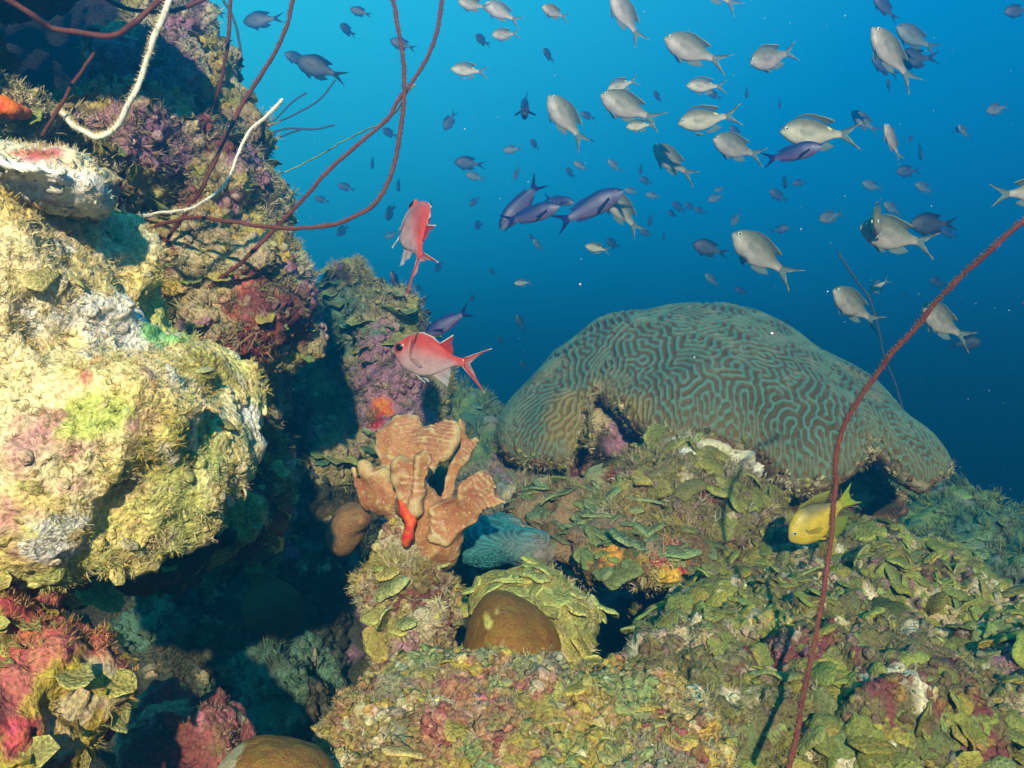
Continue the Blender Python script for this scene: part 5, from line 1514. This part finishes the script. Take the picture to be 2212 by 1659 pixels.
# --- yellow damselfish with dark scale rows
def damsel_skin(t, s):
    c = L3((.62, .42, .02), (.60, .44, .03), .5)
    dk = float(sstep(.15, .75, s)) * float(sstep(.22, .5, t))
    c = L3(c, (.10, .10, .055), dk * .85)
    c = L3(c, (.34, .33, .05), float(sstep(.7, 1.0, t)) * .6)
    if t < .14: c = L3(c, (.40, .30, .10), .5 * (1 - t / .14))
    sp = ((t - .285) / .02) ** 2 + ((s + .12) / .12) ** 2
    if sp < 1.1: c = np.array((.02, .02, .03))
    return c
M_DAMSEL = fish_mat('damselfish skin', (34, 15), 0.3, 0.4, 0.5, 0.85, dark=(.10, .10, .12))
YF = (.45, .46, .03)
DM_TOP = [(0, .01), (.03, .08), (.08, .155), (.16, .225), (.28, .285), (.42, .30), (.6, .255), (.75, .165), (.88, .09), (1, .07)]
DAMSEL = Kind(name='yellow_damselfish', cat='fish', length=.12, total=1.30,
    top=DM_TOP,
    bot=[(0, -.03), (.04, -.09), (.1, -.15), (.2, -.215), (.35, -.26), (.5, -.26), (.65, -.205), (.8, -.12), (.9, -.07), (1, -.06)],
    wid=[(0, .015), (.06, .05), (.18, .085), (.35, .10), (.55, .085), (.75, .045), (.9, .025), (1, .015)], eye=(.11, .055, .032), pupil=.62, iris='blue', mat=M_DAMSEL, skin=damsel_skin,
    fins=[('tail_fin', dict(base=[(-.47, .065), (-.49, 0), (-.47, -.055)], tip=[(-.80, .19), (-.70, .09), (-.66, .0), (-.70, -.09), (-.80, -.17)], col=YF, col2=(.32, .45, .04), alpha=(1, .9), nr=17)),
          ('dorsal_fin', dict(base=[(.25, .26), (.08, .30), (-.1, .265), (-.28, .155)], tip=[(.22, .29), (.06, .345), (-.2, .34), (-.48, .27)], col=(.16, .15, .05), col2=(.34, .34, .04), alpha=(1, .95))),
          ('anal_fin', dict(base=[(-.0, -.26), (-.15, -.2), (-.30, -.11)], tip=[(-.08, -.36), (-.32, -.36), (-.50, -.22)], col=(.26, .26, .04), col2=(.22, .30, .04), alpha=(1, .95), nr=12)),
          ('pelvic_fin', dict(base=[(.20, -.18), (.16, -.2), (.12, -.21)], tip=[(.04, -.29), (.0, -.28), (.03, -.25)], col=(.7, .48, .02), col2=(.7, .5, .02), alpha=(1, .95), nr=8, y0=.03, lean=(.03, 0))),
          ('pelvic_fin', dict(base=[(.20, -.18), (.16, -.2), (.12, -.21)], tip=[(.04, -.29), (.0, -.28), (.03, -.25)], col=(.7, .48, .02), col2=(.7, .5, .02), alpha=(1, .95), nr=8, y0=-.03, lean=(-.03, 0))),
          ('pectoral_fin', dict(base=[(.215, -.02), (.21, -.04), (.21, -.07)], tip=[(.02, -.04), (-.01, -.09), (.06, -.13)], col=(.5, .4, .04), col2=(.5, .42, .05), alpha=(.5, .35), nr=8, y0=.09, lean=(.04, .03), wave=0)),
          ('pectoral_fin', dict(base=[(.215, -.02), (.21, -.04), (.21, -.07)], tip=[(.02, -.04), (-.01, -.09), (.06, -.13)], col=(.5, .4, .04), col2=(.5, .42, .05), alpha=(.5, .35), nr=8, y0=-.09, lean=(-.04, -.03), wave=0))])

# --- the red pair and the yellow fish
fish(SOLDIER, 850, 757, 1066, 792, 'red soldierfish with big dark eye swimming left in front of the pink column', phi=-14, b=0.10, d=1.45, roll=-4)
fish(SOLDIER, 884, 432, 908, 598, 'red soldierfish seen from its tail, nose up, over blue water', phi=-50, d=1.3, roll=36, b=-0.06)
fish(DAMSEL, 1702, 1165, 1858, 1066, 'yellow damselfish with dark scale rows behind the long red whip', phi=6, d=1.62, b=-0.02)
fish(DAMSEL, 1096, 872, 1106, 918, 'tiny dark damselfish with yellow tail diving beside the brain coral left edge', phi=-45, L=.07, d=2.9)

# --- silver and bronze chromis close enough to be lit
B, S_, D, G_, W_ = CHROMIS, SILVER, DARKC, GREENC, WRASSE
GB, GD = 'brown chromis schooling in the lit water', 'dark fish silhouettes in the blue water'
lit = [
    (S_, 1683, 285, 1868, 292, 'largest silver chromis, level and facing left, its cheek glittering', dict(L=.165, phi=4)),
    (B, 1877, 66, 1982, 190, 'big bronze chromis tilted nose up near the top right corner', dict(phi=14, b=.05)),
    (B, 1580, 505, 1722, 610, 'bronze chromis heading up left directly above the brain coral crown', dict(phi=8, b=.06, d=2.2)),
    (B, 1790, 628, 1905, 706, 'bronze chromis above the brain coral right slope, beside the faint distant whip', dict(phi=24, b=.08)),
    (B, 1978, 662, 2100, 742, 'pale chromis partly hidden by the leaning long red whip', dict(phi=26, b=.10)),
    (B, 1852, 492, 2030, 532, 'silver bronze chromis under the head-on fish at the right', dict(phi=10, b=.03)),
    (B, 1864, 498, 1930, 440, 'chromis with outspread fins facing the camera, nose down before another fish', dict(phi=58, d=1.9)),
    (B, 1310, 412, 1386, 512, 'pale chromis diving tail down at the right end of the blue wrasse group', dict(phi=10, b=.05)),
    (B, 1186, 208, 1268, 322, 'bronze chromis tilted nose up right of the brown fish that faces the camera', dict(phi=8, b=.05)),
    (B, 1296, 207, 1432, 268, 'bronze chromis below a small white-bellied fish at upper centre', dict(phi=10, b=.08)),
    (S_, 1463, 268, 1606, 246, 'shiny silver chromis facing left with raised tail, just left of the largest one', dict(phi=6, b=.03)),
    (B, 1407, 322, 1500, 386, 'deep bodied bronze chromis with drooping fins under the shiny silver pair', dict(phi=30, b=.10)),
    (B, 1535, 306, 1658, 338, 'bronze chromis facing left just below the shiny silver pair', dict(phi=22, b=.04)),
    (B, 1433, 86, 1577, 142, 'chromis with dark smudge on its cheek at upper centre right', dict(phi=10, b=.06)),
    (B, 1615, 142, 1736, 100, 'grey chromis heading down left below the top edge', dict(phi=16, b=-.05)),
    (B, 1322, -12, 1388, 98, 'chromis cut by the top edge, tail pointing down right', dict(phi=10, b=.05)),
    (B, 1505, -50, 1602, 22, 'chromis of which only belly and tail hang from the top edge', dict(phi=6)),
    (S_, 1482, 186, 1574, 186, 'small white-bellied chromis facing left in the centre of the right half', dict(phi=6, L=.13)),
    (S_, 1311, 196, 1384, 168, 'small white-bellied chromis with head down, directly over a bronze one', dict(phi=10, L=.13, b=-.03)),
    (S_, 1352, 274, 1420, 268, 'sliver of a pale chromis showing beneath a bronze one', dict(L=.13, d=2.2)),
    (S_, 974, 150, 1057, 155, 'small white-bellied chromis alone right of the crossing red whips', dict(phi=8, L=.13)),
    (B, 1048, 8, 1128, 52, 'dim bronze chromis at the top edge, tail down right', dict(phi=8, b=.06)),
    (B, 990, 6, 1062, 16, 'grey chromis half cut by the top edge facing left', dict(phi=14, d=2.4)),
    (B, 1170, 20, 1232, 36, 'grey chromis near the top edge with one fin spread forward', dict(phi=26, d=2.3)),
    (B, 1905, 272, 1950, 350, 'teal grey chromis hanging steeply right of the largest silver one', dict(phi=22, d=2.5, b=.05)),
    (B, 2290, 412, 2142, 420, 'fish leaving the right edge, only its long forked tail showing', dict(phi=10, L=.17, d=1.7, b=.0)),
    (B, 1062, 78, 1126, 70, 'greyish chromis left of a round dark fish near the top', dict(phi=12, d=2.8)),
    (S_, 1264, 531, 1320, 543, 'little pale chromis low in the water between wrasse group and brain coral', dict(d=2.9)),
    (S_, 1876, 633, 1922, 602, 'thin pale fish with head low by the distant whip', dict(d=3.2, b=.05)),
]
for k, a, b2, c, d2, lab, kw in lit:
    fish(k, a, b2, c, d2, lab, group=GB, **kw)

# --- creole wrasses
GW = 'blue creole wrasses'
fish(W_, 1080, 496, 1172, 384, 'blue wrasse with head down and tail raised at the left of the wrasse group', d=2.35, phi=6, group=GW)
fish(W_, 1209, 446, 1082, 482, 'violet wrasse facing right with pale cheek and dark pectoral fin', d=2.05, phi=10, group=GW)
fish(W_, 1240, 440, 1172, 425, 'dark headed wrasse half hidden behind the violet wrasse', d=2.7, phi=20, group=GW)
fish(W_, 1345, 412, 1195, 490, 'large violet wrasse facing right, tail drooping, behind the pale diving chromis', d=2.25, phi=4, b=-.06, group=GW)
fish(W_, 1772, 318, 1648, 342, 'bright blue wrasse facing right beneath the largest silver chromis', d=1.75, phi=12, b=.10, group=GW)
fish(W_, 915, 724, 1020, 668, 'dark blue wrasse whose tail rises behind the red soldierfish', d=2.05, phi=-8, group=GW)
fish(W_, 1130, 262, 1140, 200, 'brown bellied wrasse facing the camera with both fins spread wide', d=2.3, phi=66, L=.2, group=GW)
fish(W_, 850, 592, 864, 640, 'dark wrasse facing the camera right of the round knob', d=2.7, phi=60, L=.17, group=GW)

# --- silhouettes further off, unlit look put into their skin colours: kind, nose, tail, turn, depth, label
far = [
    (D, 525, 47, 612, 38, 0, 'dark fish with forked tail facing left at the top, left of the second whip'),
    (D, 438, 8, 488, 36, 0, 'dark fish cut by the top edge between the first two upright whips'),
    (D, 640, 130, 746, 166, 4, 'larger dark fish heading up left above the faint branching whips'),
    (D, 618, 120, 668, 134, 30, 'dark fish overlapping the nose of a larger one at upper left'),
    (D, 757, 20, 802, 33, 10, 'small dim fish facing left near the top between the whips'),
    (D, 738, 62, 768, 70, 55, 'round dark fish left of the straight hanging whip'),
    (D, 843, 88, 898, 105, 10, 'dark fish crossing behind the straight hanging whip'),
    (D, 1028, 84, 1056, 92, 55, 'round dark fish near the top, left of the greyish chromis'),
    (D, 1173, 112, 1200, 128, 50, 'round dark fish alone in the upper middle'),
    (D, 960, 282, 984, 238, 10, 'narrow dark fish nose down right of the whip loop'),
    (D, 828, 284, 856, 292, 50, 'round dark fish just left of the hanging whip'),
    (D, 804, 366, 808, 334, 40, 'thin dark fish end-on inside the whip loop'),
    (D, 981, 350, 1048, 356, 6, 'black fish with forked tail facing left in mid water'),
    (G_, 1086, 326, 1130, 320, 6, 'dim green fish right of the black forked one'),
    (D, 1145, 305, 1168, 320, 45, 'small round dark fish under the bronze chromis tail'),
    (G_, 1006, 376, 1050, 388, 8, 'dim green fish just beneath the black forked one'),
    (G_, 1110, 390, 1122, 356, 30, 'thin green fish nose down above the wrasse tail'),
    (D, 1222, 368, 1246, 380, 50, 'round dark fish above the dark headed wrasse'),
    (G_, 1238, 350, 1272, 368, 6, 'faint green fish heading up left above the large wrasse'),
    (G_, 1312, 346, 1344, 372, 20, 'faint green fish left of the drooping-finned chromis'),
    (D, 1380, 378, 1392, 350, 40, 'thin dim fish nose down left of the drooping-finned chromis'),
    (D, 1380, 386, 1412, 396, 25, 'small dark fish below the drooping-finned chromis'),
    (D, 730, 400, 766, 410, 20, 'dim fish inside the whip loop near its right side'),
    (D, 861, 412, 865, 386, 62, 'small fish facing the camera above the nose-up red fish'),
    (D, 1014, 446, 1036, 424, 20, 'small dark fish nose down left of the wrasses'),
    (D, 1026, 492, 1040, 480, 66, 'round dark fish with spread fins below left of the wrasses'),
    (G_, 1348, 410, 1384, 416, 10, 'dim green fish behind the pale diving chromis'),
    (G_, 1394, 420, 1430, 426, 10, 'dim green fish right of the pale diving chromis'),
    (D, 1450, 440, 1482, 456, 40, 'dark round fish in the gap between diving and heading chromis'),
    (D, 1440, 458, 1466, 466, 35, 'faint dark fish just beneath a darker round one'),
    (D, 1398, 490, 1412, 460, 30, 'narrow dim fish nose down right of the pale diving tail'),
    (D, 1380, 500, 1412, 508, 20, 'dark fish beside the tail tip of the pale diving chromis'),
    (D, 1430, 520, 1440, 500, 45, 'little dark fish low in the middle of the water'),
    (D, 1308, 522, 1342, 532, 45, 'dark fish behind the little pale one above the brain coral'),
    (D, 1140, 508, 1158, 516, 30, 'tiny dark fish under the violet wrasse'),
    (G_, 1152, 518, 1176, 544, 25, 'dim green fish under the wrasse group'),
    (D, 836, 476, 852, 438, 48, 'dark fish facing the camera just left of the nose-up red fish'),
    (D, 912, 470, 930, 432, 40, 'dark fish half behind the nose-up red fish'),
    (G_, 832, 514, 862, 500, 15, 'dim fish below left of the nose-up red fish'),
    (D, 730, 510, 752, 484, 45, 'dark fish beneath the low bend of the whip loop'),
    (D, 1254, 246, 1286, 256, 25, 'dim fish behind the tilted bronze chromis'),
    (D, 1410, 202, 1434, 216, 45, 'round dark fish right of the bronze chromis below the white-bellied one'),
    (D, 1526, 198, 1560, 212, 20, 'dark tail and belly of a fish beneath the white-bellied one'),
    (D, 1610, 214, 1614, 180, 40, 'thin dark fish end-on under the grey chromis'),
    (D, 1680, 236, 1690, 210, 40, 'thin dark fish above the largest silver chromis'),
    (D, 1574, 274, 1608, 300, 20, 'dark fish tucked behind the shiny silver tail'),
    (G_, 1932, 60, 2030, 112, 10, 'dim fish behind the big bronze chromis at top right'),
    (D, 1878, 128, 1950, 160, 20, 'dark fish under the big bronze chromis, only its head showing'),
    (D, 1930, 130, 2030, 122, 8, 'black forked tail sticking out behind the big bronze chromis'),
    (D, 1884, -8, 1940, 44, 15, 'dim dark fish at the top edge above the big bronze chromis'),
    (D, 1910, 176, 1932, 198, 45, 'round dark fish below the big bronze chromis'),
    (D, 2166, 28, 2230, 18, 8, 'dark fish in the extreme top right corner'),
    (G_, 1836, 244, 1902, 288, 16, 'dim chromis behind the largest silver one at its tail'),
    (D, 1934, 372, 1992, 366, 8, 'dark fish facing left below the steep teal grey chromis'),
    (D, 1984, 348, 1990, 306, 40, 'narrow dark fish right of the steep teal grey chromis'),
    (D, 1958, 306, 1976, 292, 30, 'tiny dark fish touching the tail of the teal grey chromis'),
    (G_, 2128, 242, 2186, 226, 8, 'faint fish facing left near the right edge'),
    (G_, 2066, 272, 2100, 298, 20, 'faint round fish between the right edge fish and the narrow dark one'),
    (G_, 1860, 396, 1910, 408, 15, 'dim green fish above the head-on chromis'),
    (G_, 1974, 398, 2024, 416, 15, 'dim fish right of the dim green one above the head-on chromis'),
    (D, 1692, 406, 1696, 380, 64, 'small fish facing the camera with spread fins below the bright blue wrasse'),
    (D, 1710, 398, 1744, 392, 15, 'faint streak of a fish beside a small head-on one'),
    (D, 1660, 412, 1706, 434, 10, 'dim fish heading up left in the middle right'),
    (G_, 1528, 434, 1566, 420, 12, 'dim fish low left of the middle right group'),
    (G_, 1542, 414, 1566, 404, 25, 'faint fish above another faint one right of the drooping fins'),
    (D, 1478, 440, 1506, 452, 25, 'dim dark fish right of the dark round one'),
    (D, 1498, 452, 1528, 458, 25, 'dim dark fish at the end of a loose trio'),
    (G_, 1578, 488, 1602, 456, 18, 'greenish fish head down above the heading up chromis'),
    (D, 1704, 492, 1664, 500, 15, 'dark fish facing right near the tail of the heading up chromis'),
    (G_, 1766, 476, 1828, 458, 12, 'dim green fish left of the head-on chromis'),
    (D, 1495, 526, 1572, 550, 6, 'black forked fish above the brain coral crown left of the bronze one'),
    (G_, 1905, 440, 1956, 464, 20, 'greenish fish behind the head-on chromis'),
    (D, 1962, 486, 2070, 482, 8, 'dark fish with pale tail right of the head-on chromis'),
    (D, 2030, 500, 2072, 510, 25, 'dark blue blur behind the fish with the pale tail'),
    (D, 2020, 502, 2050, 494, 25, 'faint small fish under a dark one at far right'),
    (G_, 1522, 592, 1556, 620, 15, 'faint fish over the crown of the brain coral'),
    (D, 1586, 624, 1616, 632, 20, 'faint low fish right of the one over the coral crown'),
    (D, 1684, 698, 1720, 704, 35, 'dark fish peeping over the right shoulder of the brain coral'),
    (D, 1838, 800, 1850, 766, 30, 'thin faint fish above the coral right slope'),
    (D, 2118, 738, 2052, 746, 10, 'dark fish behind the pale chromis tail at far right'),
    (D, 2204, 654, 2240, 660, 10, 'dark fish cut by the right edge below the leaning whip'),
    (D, 2005, 604, 2050, 618, 20, 'faint fish behind the leaning whip'),
    (D, 940, 588, 956, 562, 40, 'small dark fish under the nose-up red fish tail'),
    (D, 910, 658, 926, 640, 40, 'small faint fish above the red soldierfish head'),
    (D, 1014, 650, 1028, 636, 50, 'tiny dark fish above the risen wrasse tail'),
    (D, 1116, 678, 1132, 718, 10, 'narrow dark fish diving right of the red soldierfish'),
    (D, 1124, 780, 1142, 802, 20, 'small dark fish left of the brain coral shoulder'),
    (D, 1074, 728, 1090, 746, 45, 'little dark fish off the red soldierfish tail'),
    (S_, 1110, 612, 1150, 610, 8, 'tiny pale fish alone below the wrasses'),
    (D, 1056, 582, 1072, 592, 45, 'tiny dark dot of a fish below the wrasses'),
    (D, 898, 618, 914, 628, 45, 'tiny faint fish right of the wrasse that faces the camera by the knob'),
    (D, 680, 428, 712, 436, 20, 'faint fish in the left part of the whip loop'),
    (D, 2078, 274, 2060, 286, 45, 'faint speck of a fish left of the faint round one'),
    (D, 1948, 640, 1962, 630, 45, 'tiny dark fish between the pale chromis and the distant whip'),
]
for i, (k, a, b2, c, d2, ph, lab) in enumerate(far):
    px = math.hypot(c - a, d2 - b2)
    dd = k.length * math.cos(math.radians(ph)) / (px * K)
    dd = min(max(dd, 2.6), 6.5)
    fish(k, a, b2, c, d2, lab, phi=ph, d=dd, group=GD if k is not S_ else GB, b=(0.0, .05, -.05)[i % 3], full=px > 45)

# ------------------------------------------------------------------ drifting specks
def specks():
    rng = np.random.RandomState(9)
    n = 1500
    y = 0.5 + 3.4 * rng.rand(n) ** 0.7
    x = (rng.rand(n) * 1.3 - 0.62) * y
    z = CZ + (rng.rand(n) * 0.95 - 0.47) * y * 0.85
    keep = (x > -0.28 * y) & (z > CZ - .22 * y)
    p = np.stack([x, y, z], 1)[keep]
    X, Y, Z = frames(rng.randn(len(p), 3), rng)
    s = 0.0002 + 0.0009 * rng.rand(len(p)) ** 7 + 0.00013 * p[:, 1]
    V, F, C = merge(KNOBS, p, X, Y, Z, s * 0.8, np.full((len(p), 3), .55), rng, 0.6)
    o = link('drifting_specks', new_mesh('drifting_specks', V, F, C), M_TURF)
    tag(o, 'pale plankton specks drifting through the open water', 'plankton', kind='stuff')
specks()

# ------------------------------------------------------------------ the water itself
import bmesh
def haze_box():
    bm = bmesh.new()
    bmesh.ops.create_cube(bm, size=1)
    me = bpy.data.meshes.new('haze')
    lo, hi = np.array((-21.0, -0.35, -11.0)), np.array((21.0, 41.0, 2.2))
    for v in bm.verts:
        v.co = Vector((lo + hi) / 2) + Vector((v.co.x * (hi - lo)[0], v.co.y * (hi - lo)[1], v.co.z * (hi - lo)[2]))
    bm.to_mesh(me); bm.free()
    m = bpy.data.materials.new('sea water')
    m.use_nodes = True
    nt = m.node_tree; nt.nodes.clear()
    out = nt.nodes.new('ShaderNodeOutputMaterial')
    v = nt.nodes.new('ShaderNodeVolumePrincipled')
    v.inputs['Color'].default_value = (0.02, 0.36, 0.80, 1)
    v.inputs['Absorption Color'].default_value = (0.07, 0.25, 0.80, 1)
    v.inputs['Density'].default_value = HAZE_DENSITY
    v.inputs['Anisotropy'].default_value = 0.72
    nt.links.new(v.outputs[0], out.inputs['Volume'])
    m.cycles.homogeneous_volume = True
    o = link('haze', me, m)
    tag(o, 'clear blue sea water between camera and far reef', 'water', kind='stuff')
haze_box()
